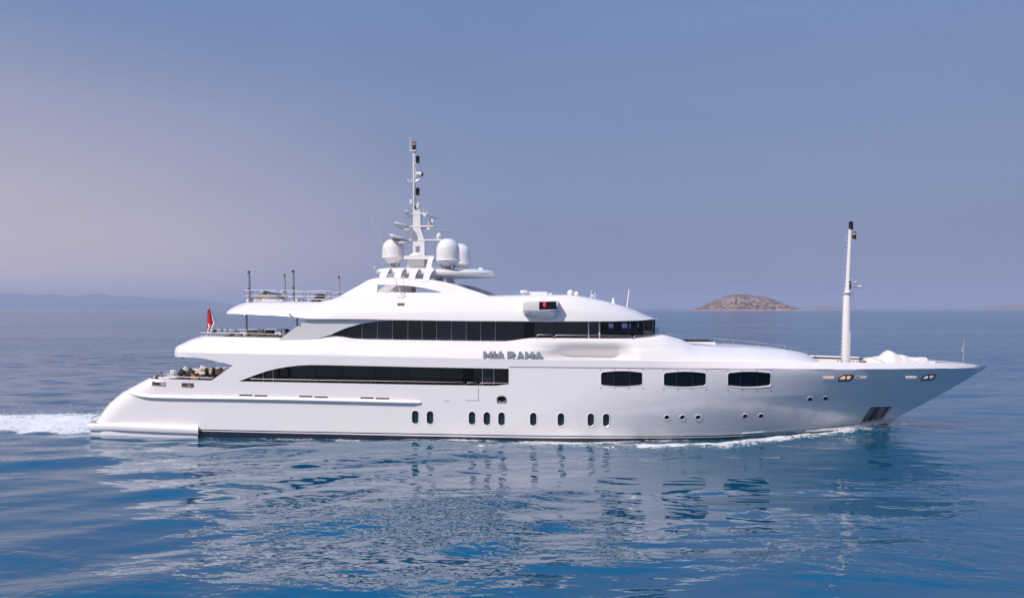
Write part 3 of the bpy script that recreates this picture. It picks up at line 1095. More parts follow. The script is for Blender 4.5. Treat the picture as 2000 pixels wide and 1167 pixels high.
# ---- wing walls that carry the bridge deck aft
plane_plate('wing_wall', [(602, 622.7), (547, 660.4), (542, 666), (610, 666), (628, 658.6), (646, 653.4), (662, 646), (680, 639), (706, 632), (736, 627.2), (764, 625.6), (764, 622)], [], -4.12, M['white'], yacht, 0.16, lean=-0.13, zref=at(600, 660, -4.05).z)

# ---- upper deck house: dark window band, wheelhouse glass in front
YH = -3.62
zb_ = lambda x: L1(x) - 0.45
XW1 = at(1166, 640, YH).x
XWF = at(1277, 640, -0.5).x
uh = MB().box(((at(640, 640, YH).x + XW1) / 2, 0, 6.0), (XW1 - at(640, 640, YH).x - 0.4, -2 * YH - 0.3, 1.75)).build('upper_deck_house', M['shade'], yacht, False)
cut = [628, 677.5, 707, 737, 766.4, 796.6, 824.4, 852.6, 881.6, 910.4, 938.6, 967.4, 1024, 1043, 1086, 1149.4, 1170.6]
for i in range(len(cut) - 1):
    for sg in (1, -1):
        a = at(cut[i] + 0.4, 640, YH); b2 = at(cut[i + 1] - 0.4, 640, YH)
        z0 = min(L1(a.x), L1(b2.x)) - 0.4
        z1 = L0b(b2.x) + 0.06
        if cut[i] == 1149.4 and sg == -1:
            continue
        MB().box(((a.x + b2.x) / 2, YH * sg, (z0 + z1) / 2), (b2.x - a.x, 0.05, z1 - z0)).build('window_pane', M['black_glass'] if cut[i] in (1024,) else M[('glass', 'glass_b', 'glass_c', 'glass', 'glass_b')[(i * 3) % 5]], uh, False)
for q in cut[2:12]:
    a = at(q, 640, YH - 0.03)
    MB().box((a.x, YH - 0.015, 6.0), (0.035, 0.04, 1.5)).build('mullion', M['grey'], uh, False)
for q in (1149.4, 1170.6):
    a = at(q, 640, YH - 0.05)
    MB().box((a.x, YH - 0.05, (L0b(a.x) + L1(a.x)) / 2), (0.075, 0.1, L0b(a.x) - L1(a.x) + 0.3)).build('door_post', M['white'], uh, False)
# wheelhouse
def wh_curve(off=0.0, n=24):
    out = [Vector((XW1 + 0.05, YH + off, 0))]
    for i in range(1, n + 1):
        a = math.pi / 2 * i / n
        out.append(Vector((XW1 + (XWF - off - XW1) * math.sin(a), (YH + off) * max(0, math.cos(a)) ** 0.62, 0)))
    return out


z0w, z1w = L1(XW1) - 0.1, L0b(XW1) + 0.1
vs, fs = [], []
c_ = wh_curve()
full = c_ + [Vector((p.x, -p.y, 0)) for p in reversed(c_[:-1])]
for p in full:
    vs += [(p.x, p.y, z0w), (p.x, p.y, z1w)]
n = len(full)
wheel = mesh_obj('wheelhouse_glass', vs, [(2 * i, 2 * i + 2, 2 * i + 3, 2 * i + 1) for i in range(n - 1)], M['tint'], yacht)
for i in (8, 13, 17, 20, 24, 28, 31, 35, 40):
    p = full[i]
    MB().box((p.x, p.y * 0.985, (z0w + z1w) / 2), (0.10, 0.10, z1w - z0w), rz=0.5 * i).build('mullion', M['dark'], wheel, False)
for zz, hh in ((z0w + 0.08, 0.22), (z1w - 0.12, 0.12)):
    MB().tube([(p.x * 0.995, p.y * 0.985, zz) for p in full], hh / 2, 6).build('window_frame', M['dark'], wheel)
# inside: back bulkhead with openings through to the far windows, console, chairs
plane_plate('bulkhead', [(1160, 622), (1268, 622), (1262, 662), (1160, 662)], [[(1189, 631.5), (1198, 631.5), (1198, 640), (1189, 640)], [(1214.5, 631), (1232, 631), (1232, 645.5), (1214.5, 645.5)], [(1245.5, 631), (1255, 631), (1255, 648), (1245.5, 648)]], 2.2, M['shade'], wheel, 0.08, both=False)
MB().box((XW1 + 1.6, 0, z0w + 0.28), (3.4, 5.6, 0.5)).build('console', M['shade'], wheel, False)
MB().box((XW1 + 0.1, 0.2, (z0w + z1w) / 2), (0.08, 6.4, z1w - z0w)).build('aft_bulkhead', M['shade'], wheel, False)
ch = MB()
for q, yy in ((1192, 646), (1182, 650)):
    p = at(q, yy, -1.2)
    ch.box(p, (0.28, 0.4, 0.42), bevel=0.05)
ch.build('helm_chair', M['cream'], wheel)
p = at(1281.6, 650, -0.7)
railing('ladder_hoop', [[p + Vector((0, 0, -0.25)), p + Vector((0.02, 0, 0.35)), p + Vector((0.12, 0, 0.35)), p + Vector((0.14, 0, -0.25))]], [], yacht, 0.02, m=M['dark'])

# upper deck side rail
by = lambda x, y: at(x, y, -(4.6 - 0.6))
runs = [[by(1048, 660), by(1048.5, 655), by(1051, 653.4), by(1077, 653.6), by(1079.4, 655), by(1080, 660)],
        [by(1083.6, 660), by(1084, 656), by(1087, 654.2), by(1150, 654.6), by(1230, 655.6), by(1233.4, 657), by(1236, 661)],
        [by(1237.4, 661), by(1238.5, 656), by(1242, 655), at(1262, 654.6, -3.7), at(1283, 652.6, -2.9), at(1297, 650, -2.4)]]
railing('upper_deck_rail', runs, [(by(x, 655), by(x, 660.5)) for x in (1110, 1131, 1149, 1170, 1190, 1212)] + [(at(1284, 652.5, -2.9), at(1284, 657, -2.9)), (at(1297, 650, -2.4), at(1297, 655, -2.4))], yacht, 0.024, 0.018)
# foredeck house rail
fr = [(1298, 649), (1312, 652), (1330, 657), (1365, 658.6), (1400, 661), (1436, 663.6), (1478, 668.2), (1525, 673.6), (1565, 683), (1594, 689.4)]
fp = [at(x, y, 0.7) for x, y in fr]
ff = lambda x: at(x, float(np.interp(x, [q[0] for q in fr], [q[1] for q in fr])), 0.7)
fb = lambda x, d: at(x, float(np.interp(x, [q[0] for q in fr], [q[1] for q in fr])) + d, 0.7)
railing('foredeck_rail', [fp], [(ff(x), fb(x, d)) for x, d in ((1300, 6), (1347, 10), (1358, 12), (1414, 11), (1433, 9), (1478, 8), (1484, 8), (1526, 8), (1532, 8), (1544, 8), (1575, 6), (1593, 8))], yacht, 0.022, 0.018, M['grey'])
# seating well in the whaleback: solid dark block painted for its shaded inside
wl = [at(1323, 662, -0.9), at(1345, 666, -0.9), at(1397, 667.6, -0.9)]
MB().prism([at(1334, 667.2, 0.2), at(1397, 667.4, 0.2), at(1397.5, 674, 0.2), at(1338, 674, 0.2)], (0, 0.1, 0)).build('seating_well_coaming', M['white'], yacht, False)
MB().prism([at(1323, 663, 0.35), at(1386, 663.6, 0.35), at(1396, 667.2, 0.35), at(1334, 667.8, 0.35)], (0, 0.8, 0)).build('seating_well_shade', M['shade'], yacht, False)

# ---- name on both sides
def letters():
    G = {'M': [(0, 0), (0.02, .9), (0.0, 1), (.26, 1), (.5, .58), (.76, .98), (.98, 1), (.95, .6), (1, 0), (.72, 0), (.71, .5), (.56, .28), (.46, .3), (.30, .52), (.29, 0)],
         'I': [(0.05, 0), (0, 1), (1, 1), (.95, 0)],
         'A': [(-.02, 0), (.2, .45), (.34, .95), (.42, 1), (.58, 1), (.68, .8), (.84, .38), (1.04, .02), (.78, 0), (.70, .2), (.36, .22), (.28, .02)],
         'R': [(0, 0), (0.02, 1), (.55, 1), (.82, .9), (.86, .72), (.78, .56), (.58, .44), (.78, .24), (1.04, .04), (.74, 0), (.36, .34), (.33, 0)]}
    spec = [('M', 944, 961.6, 685.6, 701), ('I', 963.6, 968.2, 685.6, 701), ('A', 969.8, 985.6, 685.6, 701.2), ('R', 991, 1007.4, 686, 701.4), ('A', 1009, 1024.2, 686.4, 701.5), ('M', 1025.4, 1042.4, 686.4, 701.6), ('A', 1044, 1060.6, 686.8, 702)]
    for sg in (1, -1):
        for g, a, b2, y0, y1 in spec:
            if sg == -1:
                continue
            poly = [(a + (b2 - a) * u, y1 + (y0 - y1) * v) for u, v in G[g]]
            cx_ = sum(q[0] for q in poly) / len(poly); cy2 = sum(q[1] for q in poly) / len(poly)
            yy = -4.60
            f_ = MB().prism([at(*q, yy) for q in poly], (0, 0.03, 0)).build('letter', M['letter'], yacht, False)
            big = [(q[0] + (0.9 if q[0] > cx_ else -0.9) * 0.35, q[1] + (0.7 if q[1] > cy2 else -0.7) * 0.4) for q in poly]  # darker border behind each letter, painting the shade on its sides
            MB().prism([at(*q, yy + 0.025) for q in big], (0, 0.05, 0)).build('letter_side_shade', M['letter_side_shade'], f_, False)


letters()

# ---- bridge wing control station
YS = -4.92
st = MB().prism([at(1021, 590, YS), at(1023, 588, YS), at(1030, 587, YS), at(1060, 586.8, YS), at(1089, 585.8, YS), at(1091.5, 588, YS), at(1090, 598, YS), at(1087, 606.4, YS), at(1060, 608.4, YS), at(1024, 608.2, YS), at(1021, 606.5, YS)], (0, 1.1, 0)).build('wing_station', M['white'], yacht, False)
bm = bmesh.new(); bm.from_mesh(st.data)
bmesh.ops.bevel(bm, geom=[e_ for e_ in bm.edges if abs((e_.verts[0].co - e_.verts[1].co).y) < 0.01 and e_.verts[0].co.y < YS + 0.01], offset=0.07, segments=4, profile=0.5, affect='EDGES')
bm.to_mesh(st.data); bm.free()
st.data.polygons.foreach_set('use_smooth', [True] * len(st.data.polygons)); st.data.set_sharp_from_angle(angle=R(35))
rimp = [at(q, 607.5, YS + 0.06) for q in (1022, 1036, 1050, 1062, 1074, 1084, 1089.5)]
low = [at(a, b2, -4.40) for a, b2 in ((1019, 608), (1036, 617), (1051, 623.5), (1064, 626), (1075, 624.6), (1085, 617), (1093, 600))]
v, f = [], []
for a, c in zip(rimp, low):
    for q in range(5):
        t_ = q / 4
        p = a + (c - a) * t_
        p.y = a.y + (c.y - a.y) * t_ ** 0.7
        v.append(p)
for i in range(6):
    for q in range(4):
        f.append((i * 5 + q, i * 5 + q + 1, (i + 1) * 5 + q + 1, (i + 1) * 5 + q))
mesh_obj('station_bracket', v, f, M['white'], st, True, 60)
MB().prism([at(1053, 588.8, YS - 0.006), at(1086, 588.2, YS - 0.006), at(1088.2, 603.6, YS - 0.006), at(1053, 604.6, YS - 0.006)], (0, 0.03, 0)).build('station_window', M['black_glass'], st, False)
p = at(1063.6, 594, YS - 0.02)
MB().lathe((p.x, p.y, p.z - 0.12), [(0.02, 0), (0.07, 0.02), (0.075, 0.2), (0.03, 0.25)], 10).build('side_light', M['red_lamp'], st)
p = at(1063.6, 601, YS - 0.02)
MB().box(p, (0.16, 0.03, 0.10)).build('light_bracket', M['shade'], st, False)

# ---- sun-deck arch, hardtop, pillars
YP = -3.3
arch = plane_plate('arch_panel', [(660, 581), (664, 578.6), (682, 567), (700, 556.5), (712, 548.4), (722, 544), (735, 541.8), (752, 541), (780, 542), (812, 543.6), (836, 545.2), (862, 549), (886, 555), (910, 562.6), (935, 570.4), (958, 578.8), (962, 582)],
                   [[(735.5, 555.2), (752, 555.2), (768, 555.8), (800, 558), (830, 562.4), (850, 567), (864, 571.2), (735.5, 570.8)]], YP, M['white'], yacht, 0.28, lean=0.42, zref=8.2)
plane_plate('brace', [(751.5, 571.4), (772, 555.2), (776, 555.6), (756, 571.4)], [], YP + 0.05, M['white'], yacht, 0.18, both=False)
MB().prism([at(757, 572, -1.2), at(774, 556, -1.2), at(803, 557, -1.2), at(803, 572, -1.2)], (0, 1.6, 0)).build('stair_housing', M['matte'], yacht, False)
MB().prism([at(894, 553.6, 2.2), at(926, 559.4, 2.2), at(953, 568.6, 2.2), at(977, 578.8, 2.2), at(955, 579, 2.2), at(925, 567, 2.2)], (0, 0.3, 0)).build('windscreen', M['matte'], yacht, False)
pil = [[(737, 542), (738, 535), (741, 527), (744, 522.5), (758.5, 522), (755, 527), (752.3, 533), (751, 542)],
       [(765, 543), (767, 535), (771, 523), (786.5, 522.4), (783, 527), (780, 534), (778.8, 543)],
       [(794, 544), (796.5, 535), (800, 523.6), (815.6, 523), (812, 528), (808.8, 535), (807.6, 544)],
       [(821.8, 549), (825, 535), (828, 520), (830, 508), (832.5, 499.4), (842.2, 499.4), (839.5, 510), (838.6, 519), (845, 525), (840.5, 530), (837, 538), (835, 549)]]
for q in pil:
    plane_plate('arch_pillar', q, [], YP - 0.02, M['white'], yacht, 0.22, lean=0.42, zref=8.2)
for q in ([(846, 547), (848, 533), (860, 533), (861, 549)], [(873, 551), (870, 535), (883, 535), (888, 554)]):
    plane_plate('arch_pillar', q, [], 3.0, M['matte'], yacht, 0.25, both=False)
HXA, HXF = at(726.5, 527, -2.2).x, at(968, 534, -0.6).x
hz = lerp_fn([(at(727, 528, -3.0).x, at(727, 528, -3.0).z), (at(845, 530.5, -3.3).x, at(845, 530.5, -3.3).z), (at(967, 534.4, -0.6).x, at(967, 534.4, -0.6).z)])
rows = []
for o_, dz in ((-0.7, -0.19), (-0.25, -0.18), (-0.06, -0.12), (0.0, 0.0), (-0.05, 0.10), (-0.22, 0.17), (-0.6, 0.22), (-1.2, 0.27)):
    rows.append(row(HXA - o_ * 0.8, 1.5, HXF + o_, 0, lambda x, o_=o_: 2.52 + o_ * 0.8, lambda x, dz=dz: hz(x) + dz * (1.15 if x < 0 else 0.9), x1=HXA + 3.4, pw=0.8, n_side=20, n_front=24))
hard = loft_rows('hardtop', rows, M['white'], yacht, True, True, 0.12, 45)

# ---- radomes on the hardtop
def radome(px, py_top, py_rim, py_bot, w_, y):
    c = at(px, py_rim, y)
    r = abs(at(px + w_ / 2, py_rim, y).x - c.x)
    ht = at(px, py_top, y).z - c.z
    hb = c.z - at(px, py_bot, y).z
    prof = [(r * math.cos(0) * 0.985, 0.02)] + [(r * 0.985, ht * 0.3)]
    for i in range(1, 13):
        a = math.pi / 2 * i / 12
        prof.append((max(0.01, r * 0.985 * math.cos(a) ** 0.85), ht * 0.42 + (ht * 0.58) * math.sin(a)))
    o = MB().lathe(c, prof, 28).build('radome', M['white'], yacht, angle=60)
    MB().lathe(c, [(r * 0.55, -hb * 0.72), (r * 0.62, -hb * 0.68), (r * 0.98, -hb * 0.12), (r * 1.05, -0.05), (r * 1.05, 0.0), (r * 0.98, 0.03)], 28).build('radome_skirt', M['white'], o, angle=25)
    MB().lathe((c.x, c.y, c.z - hb - 0.15), [(0.22, 0), (0.2, hb * 0.5)], 12).build('radome_pedestal', M['grey'], o)
    br = MB()
    for k in range(4):
        a = k * math.pi / 2 + 0.6
        br.tube([(c.x + r * 0.7 * math.cos(a), c.y + r * 0.7 * math.sin(a), c.z - hb * 0.55), (c.x + r * 0.45 * math.cos(a), c.y + r * 0.45 * math.sin(a), c.z - hb - 0.1)], 0.03, 6)
    br.build('radome_bracket', M['grey'], o)


radome(768, 466.5, 502, 519, 42.5, 0.3)
radome(875, 465.5, 508, 521.5, 46, -2.0)
radome(898.5, 475.6, 514, 525, 42, 1.9)

# ---- radar mast
mast = MB().prism([at(795.6, 521, -0.5), at(796, 505, -0.5), at(828, 505, -0.5), at(828, 521, -0.5)], (0, 1.2, 0)).build('radar_mast', M['white'], yacht, False)
MB().prism([at(788, 505.8, -0.9), at(789.5, 499.2, -0.9), at(846, 499.2, -0.9), at(848.4, 501, -0.9), at(848, 504.4, -0.9), at(843, 506, -0.9)], (0, 2.1, 0)).build('platform', M['white'], mast, False)
col = MB()
for q in (((806.5, 444), (806.5, 410), (821, 410), (821, 444)), ((806.5, 470), (806.5, 444), (821, 444), (823, 455), (829, 470)), ((806.5, 500), (806.5, 470), (829, 470), (829, 500))):
    q = [(806.5, 470), (806.5, 444), (821, 444), (829, 470)] if len(q) == 5 else q
    col.prism([at(x, y, -0.28) for x, y in q], (0, 0.56, 0))
col = col.build('column', M['white'], mast, False)
p = at(814, 499.5, 0)
MB().lathe((p.x, p.y, p.z - 0.02), [(0.52, 0), (0.5, 0.08), (0.40, 0.17), (0.2, 0.24), (0.05, 0.26)], 18).build('column_base', M['white'], mast)
gr = MB()
for i in range(6):
    a = at(811.6, 480.6 + 2 * i, -0.29); b2 = at(819.4, 482 + 2 * i, -0.29)
    gr.box(((a.x + b2.x) / 2, -0.29, (a.z + b2.z) / 2), (b2.x - a.x, 0.03, 0.035))
gr.build('vent_grille', M['grey'], mast, False)
pole = MB().tube([at(808.6, 418, -0.12), at(808.4, 350, -0.05), at(807.4, 294, 0)], 0.075, 10, 0.055)
pole.tube([at(812.6, 400, 0), at(810.6, 297, 0)], 0.035, 8)
pole.tube([at(814.5, 412, 0.05), at(817.5, 396, 0.05)], 0.13, 8, 0.1)
pole.build('pole', M['white'], mast)
for (xa_, ya), (xb_, yb), w_ in (((789, 413.5), (838, 420.6), 0.6), ((767.5, 437.4), (850, 444.6), 0.8), ((757.5, 459.6), (866, 471.4), 0.95)):
    A, B_ = at(xa_, ya, -0.3), at(xb_, yb, 0.2)
    mid = at(808, ya + 7.5 + (4 if w_ > 0.9 else 0), 0)
    rows = []
    n = 22
    v, f = [], []
    for i in range(n + 1):
        u = i / n
        x = A.x + (B_.x - A.x) * u
        um = (mid.x - A.x) / (B_.x - A.x)
        z = A.z + (mid.z - A.z) * math.sin(min(1, u / um) * math.pi / 2) if u < um else mid.z + (B_.z - mid.z) * (u - um) / (1 - um)
        hw = w_ * (math.sin(math.pi * min(1, u / (um * 1.05)) ** 0.62) ** 0.8 if u < um * 0.75 else 0)
        hw = max(hw, 0.30 if u > 0.1 else 0.06)
        if u > 0.92:
            hw *= 0.75
        th = 0.05 if u < um * .8 else 0.07
        for yy, dz in ((-hw, 0.10 * hw / w_), (-hw * 0.96, th + 0.10 * hw / w_), (0, th + 0.02), (hw * 0.96, th - 0.16 * hw / w_), (hw, -0.16 * hw / w_), (0, -th)):
            v.append((x, yy, z + dz))
    for i in range(n):
        for j in range(6):
            f.append((i * 6 + j, (i + 1) * 6 + j, (i + 1) * 6 + (j + 1) % 6, i * 6 + (j + 1) % 6))
    f += [tuple(range(6)), tuple(n * 6 + j for j in reversed(range(6)))]
    sp_ = mesh_obj('spreader', v, f, M['white'], mast, True, 40)
    if w_ > 0.7:
        p = at(xa_ + 30, ya + 11 + (3 if w_ > 0.9 else 0), -0.5)
        MB().lathe((p.x, p.y, p.z - 0.08), [(0.12, 0), (0.3, 0.05), (0.32, 0.13), (0.1, 0.18)], 12).build('floodlight', M['white'], mast)
# two turning radar scanners
for (x0, y0), (x1, y1), (gx, gy) in (((830, 421.2), (855, 426), (843, 433.4)), ((837, 446.8), (878, 453.6), (857.5, 461))):
    A, B_ = at(x0, y0, -0.45), at(x1, y1, 0.9)
    d = B_ - A
    sc_ = MB().box((A + B_) / 2, (d.length, 0.14, 0.12), rz=math.atan2(d.y, d.x), ry=-math.atan2(d.z, math.hypot(d.x, d.y)), bevel=0.03).build('radar_scanner', M['matte'], mast)
    MB().box(A, (0.2, 0.2, 0.17), bevel=0.03).build('scanner_tip', M['white'], sc_)
    p = at(gx, gy, 0.1)
    MB().lathe((p.x, p.y, p.z - 0.26), [(0.12, 0), (0.2, 0.06), (0.22, 0.2), (0.2, 0.32), (0.1, 0.4), (0.08, 0.46)], 14).build('scanner_gearbox', M['white'], sc_)
    MB().box((p.x + 0.02, p.y - 0.22, p.z - 0.08), (0.06, 0.03, 0.06)).build('gearbox_cap', M['dark'], sc_)


def lantern(px, py, w_, h_, parent, y=0.0, lit=False):
    """cage lantern: base, dark cage bars, lens, cap"""
    c = at(px, py + h_ / 2, y)
    s_ = at(px, py - h_ / 2, y).z - c.z
    r = (at(px + w_ / 2, py, y).x - c.x)
    o = MB().lathe(c, [(r, 0), (r, s_ * .12), (r * .7, s_ * .14), (r * .7, s_ * .44), (r, s_ * .46), (r, s_ * .53), (r * .7, s_ * .55), (r * .7, s_ * .85), (r, s_ * .87), (r * .95, s_ * .93), (r * .4, s_)], 12).build('lantern', M['dark'], parent, angle=25)
    MB().lathe((c.x, c.y, c.z + s_ * .57), [(r * .78, 0), (r * .82, s_ * .13), (r * .78, s_ * .27)], 12).build('lens', M['amber'] if lit else M['black_glass'], o)
    bars = MB()
    for k in range(6):
        a = k * math.pi / 3
        bars.tube([(c.x + r * .92 * math.cos(a), c.y + r * .92 * math.sin(a), c.z + s_ * .1), (c.x + r * .92 * math.cos(a), c.y + r * .92 * math.sin(a), c.z + s_ * .9)], r * 0.1, 5)
    bars.build('cage', M['dark'], o)


lantern(809, 284.8, 8, 16, mast, lit=True)
lantern(815.6, 312, 8.2, 15.5, mast)
lantern(815.6, 374.4, 8.2, 15.5, mast)
br = MB()
for yy in (320.4, 382.6):
    a, b2 = at(809, yy, 0), at(819, yy + 0.4, 0)
    br.box((a + b2) / 2, (b2.x - a.x, 0.22, 0.05))
a, b2 = at(804, 296, 0), at(812, 293.4, 0)
br.box((a + b2) / 2, (0.3, 0.24, 0.09))
br.tube([at(811, 355, 0), at(817, 351, 0), at(821, 351, 0)], 0.06, 8)
br.tube([at(820, 352, 0), at(820, 345, 0)], 0.05, 8)
br.build('bracket', M['white'], mast)
p, q = at(813.5, 340.4, -0.05), at(823.5, 340.2, -0.05)
s_ = MB().tube([p, p + (q - p) * 0.5, q], 0.15, 12).build('searchlight', M['white'], mast)
MB().tube([q - Vector((0.01, 0, 0)), q + Vector((0.09, 0, 0))], 0.135, 12).build('lens', M['dark'], s_)
p = at(803.2, 398.5, 0)
MB().lathe(p, [(0.16, 0), (0.16, 0.03), (0.1, 0.05), (0.1, 0.2), (0.07, 0.28), (0.02, 0.31)], 12).build('satellite_antenna', M['white'], mast)
MB().tube([at(801.6, 295, 0), at(801.2, 268.5, 0)], 0.03, 6, 0.02).build('whip_antenna', M['white'], mast)
MB().box(at(811.6, 405, -0.16), (0.09, 0.05, 0.18)).build('horn', M['dark'], mast, False)
mb = MB()
for q in ((826, 411), (833.5, 413)):
    mb.tube([at(q[0], 418, 0), at(*q, 0)], 0.015, 5)
    mb.lathe(at(*q, 0), [(0.03, 0), (0.05, 0.04), (0.02, 0.08)], 8)
mb.build('wind_sensor', M['white'], mast)
mb = MB()
for a, b2 in (((802, 358), (795.5, 420)), ((804.5, 358), (798.5, 440)), ((795.5, 420), (792.5, 488)), ((797.5, 442), (796, 492))):
    mb.tube([at(*a, -0.3), at(*b2, -0.5)], 0.008, 4)
mb.build('halyard', M['grey'], mast)

# ---- small fittings on hardtop and roof
mb = MB()
p = at(731, 521.5, -2.2); mb.box(p, (0.1, 0.08, 0.1))
p = at(939, 525.6, -0.6); mb.box(p, (0.26, 0.2, 0.2), bevel=0.03); mb.box((p.x - 0.2, p.y, p.z - 0.05), (0.16, 0.1, 0.08))
mb.build('deck_light', M['white'], hard)
mb = MB()
for q in (1021.6, 1026.6):
    p = at(q, 569.6, -2.0)
    mb.tube([p + Vector((-0.1, 0.1, 0)), p + Vector((0.1, -0.12, 0))], 0.11, 12); mb.tube([p, p + Vector((0, 0, -0.3))], 0.03, 6)
mb.build('loudspeaker', M['white'], bridge)
p = at(1036.6, 573, -1.8); MB().lathe((p.x, p.y, p.z - 0.15), [(0.1, 0), (0.11, 0.2), (0.05, 0.27)], 10).build('deck_vent', M['white'], bridge)
p = at(1054.6, 573.6, -1.8); MB().box(p, (0.95, 0.6, 0.24), bevel=0.05).build('life_raft_case', M['white'], bridge)
p = at(1075, 574.6, -1.8); MB().box(p, (0.2, 0.2, 0.16), bevel=0.03).build('deck_vent', M['white'], bridge)
for q, yy, r in ((1114, 572, 0.2), (1126, 573.6, 0.155)):
    p = at(q, yy, -1.6)
    MB().lathe((p.x, p.y, p.z - 0.4), [(r * .7, 0), (r * .8, 0.25)] + [(max(.01, r * math.cos(a)), 0.4 + r * math.sin(a)) for a in np.linspace(-0.6, math.pi / 2, 9)], 16).build('small_radome', M['white'], bridge)
mb = MB()
for a, b2 in (((1154, 584), (1154.6, 566.5)), ((1161.6, 585), (1162.6, 570.5))):
    mb.tube([at(*a, -1.2), at(*b2, -1.2)], 0.025, 6)
p = at(1157, 577, -1.2); mb.box(p, (0.12, 0.1, 0.14))
mb.build('antenna_pair', M['white'], bridge)
p = at(1198, 589, -0.8); MB().lathe((p.x, p.y, p.z - 0.1), [(0.14, 0), (0.1, 0.1), (0.06, 0.28), (0.02, 0.34)], 10).build('satellite_antenna', M['white'], bridge)
MB().tube([at(1224.6, 599, -0.5), at(1229, 565, -0.5)], 0.045, 8, 0.035).build('whip_antenna', M['white'], bridge)
# vent and fishing-rod style antenna on the bridge-deck side
p0, p1 = at(776.4, 591.6, -4.09), at(789, 597, -4.09)
mb = MB()
for i in range(4):
    mb.box(((p0.x + p1.x) / 2, -4.11, p0.z - 0.02 - 0.036 * i), (p1.x - p0.x, 0.06, 0.02))
mb.box(((p0.x + p1.x) / 2, -4.07, (p0.z + p1.z) / 2), (p1.x - p0.x, 0.06, p0.z - p1.z + 0.02))
mb.build('vent_grille', M['grey'], bridge, False)
mb = MB()
mb.tube([at(783.5, 577.5, -3.7), at(779, 562, -3.7), at(773, 548, -3.75)], 0.025, 6)
mb.tube([at(773, 548, -3.75), at(736.5, 451.5, -4.0)], 0.016, 5, 0.01)
mb.tube([at(736.5, 451.5, -4.0), at(722, 419, -4.1)], 0.011, 5, 0.006)
mb.tube([at(783.6, 577, -3.7), at(783.2, 544, -3.7)], 0.008, 4)
mb.tube([at(774, 575, -3.7), at(778.5, 580.5, -3.7), at(789, 580.6, -3.7)], 0.025, 5)
mb.tube([at(786.6, 571, -3.7), at(788, 582, -3.7)], 0.02, 5)
mb.tube([at(768, 553, -3.7), at(773, 557, -3.7)], 0.02, 5)
mb.build('whip_antenna', M['matte'], bridge)
# fold-down boarding light at the after overhang
MB().tube([at(564.4, 612.4, -4.6), at(568, 616.4, -4.6), at(573, 619.4, -4.55)], 0.05, 6).build('deck_light', M['grey'], bridge)
p = at(356, 697.6, -3.9); MB().box(p, (0.2, 0.2, 0.1)).build('deck_light', M['grey'], band, False)

# ---- posts of the awnings
for q in ((486, 529, 589, -3.3, 0.075), (572.5, 527.4, 589, -3.3, 0.075), (555.5, 535, 586, 3.1, 0.07), (661.8, 538.4, 580, 3.1, 0.07)):
    x, y0, y1, yy, r = q
    o = MB().tube([at(x + 1.6, y1, yy), at(x, y0, yy)], r, 10).build('awning_pole', M['grey'], bridge)
    MB().lathe(at(x, y0 + 4, yy), [(r * 1.15, 0), (r * 1.15, 0.1), (r * .6, 0.13)], 10).build('pole_cap', M['pewter'], o)
    for dy in (16, 30):
        MB().lathe(at(x + 1.6 * dy / 60, y0 + dy + 20, yy), [(r * 1.2, 0), (r * 1.2, 0.08)], 10).build('pole_clamp', M['pewter'], o)
MB().tube([at(482, 659, -3.55), at(481.4, 612, -3.55)], 0.06, 10).build('deck_post', M['grey'], band)
MB().tube([at(580.4, 650, 3.0), at(580.2, 618, 3.0)], 0.055, 10).build('deck_post', M['grey'], band)

# ---- sun deck rail
sy = -3.45
S = lambda x, y: at(x, y, sy)
runs, posts = [], []
for a, b2 in ((477, 542), (545, 595), (596.5, 648)):
    runs += [[S(a, 566.4 + 0.01 * (a - 477)), S(b2, 566.4 + 0.01 * (b2 - 477))], [S(a, 577.4 + .006 * (a - 477)), S(b2, 577.4 + .006 * (b2 - 477))]]
runs += [[S(648, 568.6), S(652, 569.6), S(668, 570.4)]]
for x in (490.5, 494.2, 541, 545.4, 593, 596.8, 638, 646.5):
    posts.append((S(x, 566.6), S(x, 590)))
railing('sun_deck_rail', runs, posts, bridge, 0.012, 0.014)
sy2 = 3.2
S2 = lambda x, y: at(x, y, sy2)
railing('sun_deck_rail', [[S2(508, 569.5), S2(672, 571.5)], [S2(508, 579), S2(672, 580)]], [(S2(x, 569.5), S2(x, 589)) for x in (508, 540, 573, 606, 640)], bridge, 0.011, 0.012)
railing('sun_deck_rail', [[at(478, 566.3, -2.2), at(490, 568.4, 0.5), at(506, 570, 3.0)], [at(478, 577.4, -2.2), at(490, 578.2, 0.5), at(506, 579.4, 3.0)]], [(at(478, 566.4, -2.2), at(478, 590, -2.2)), (at(490, 568.4, .5), at(490, 590, .5))], bridge, 0.012, 0.013)

# ---- upper deck after rail
uy = -3.75
U = lambda x, y: at(x, y, uy)
railing('after_deck_rail', [[U(391, 649.2), U(470, 650), U(549, 652.8)]], [(U(x, 649.2 + (x - 391) * 0.02), U(x, 659.8)) for x in (390.6, 407.6, 454, 458.6, 484, 514)], band, 0.012, 0.012)
V3 = lambda x, y: at(x, y, 3.3)
railing('after_deck_rail', [[at(391, 648, -2.0), at(396, 645, 2.2), V3(404, 643.8), V3(560, 642.6)]], [(V3(x, 643.6), V3(x, 656)) for x in (404, 440, 464, 497, 530)], band, 0.013, 0.013)
staff = MB().tube([at(429.5, 645, -0.8), at(406.6, 593.6, -0.8)], 0.055, 8, 0.04).build('flagstaff', M['grey'], band)
MB().box(at(430, 645, -0.8), (0.3, 0.25, 0.2), bevel=0.03).build('staff_socket', M['grey'], staff)

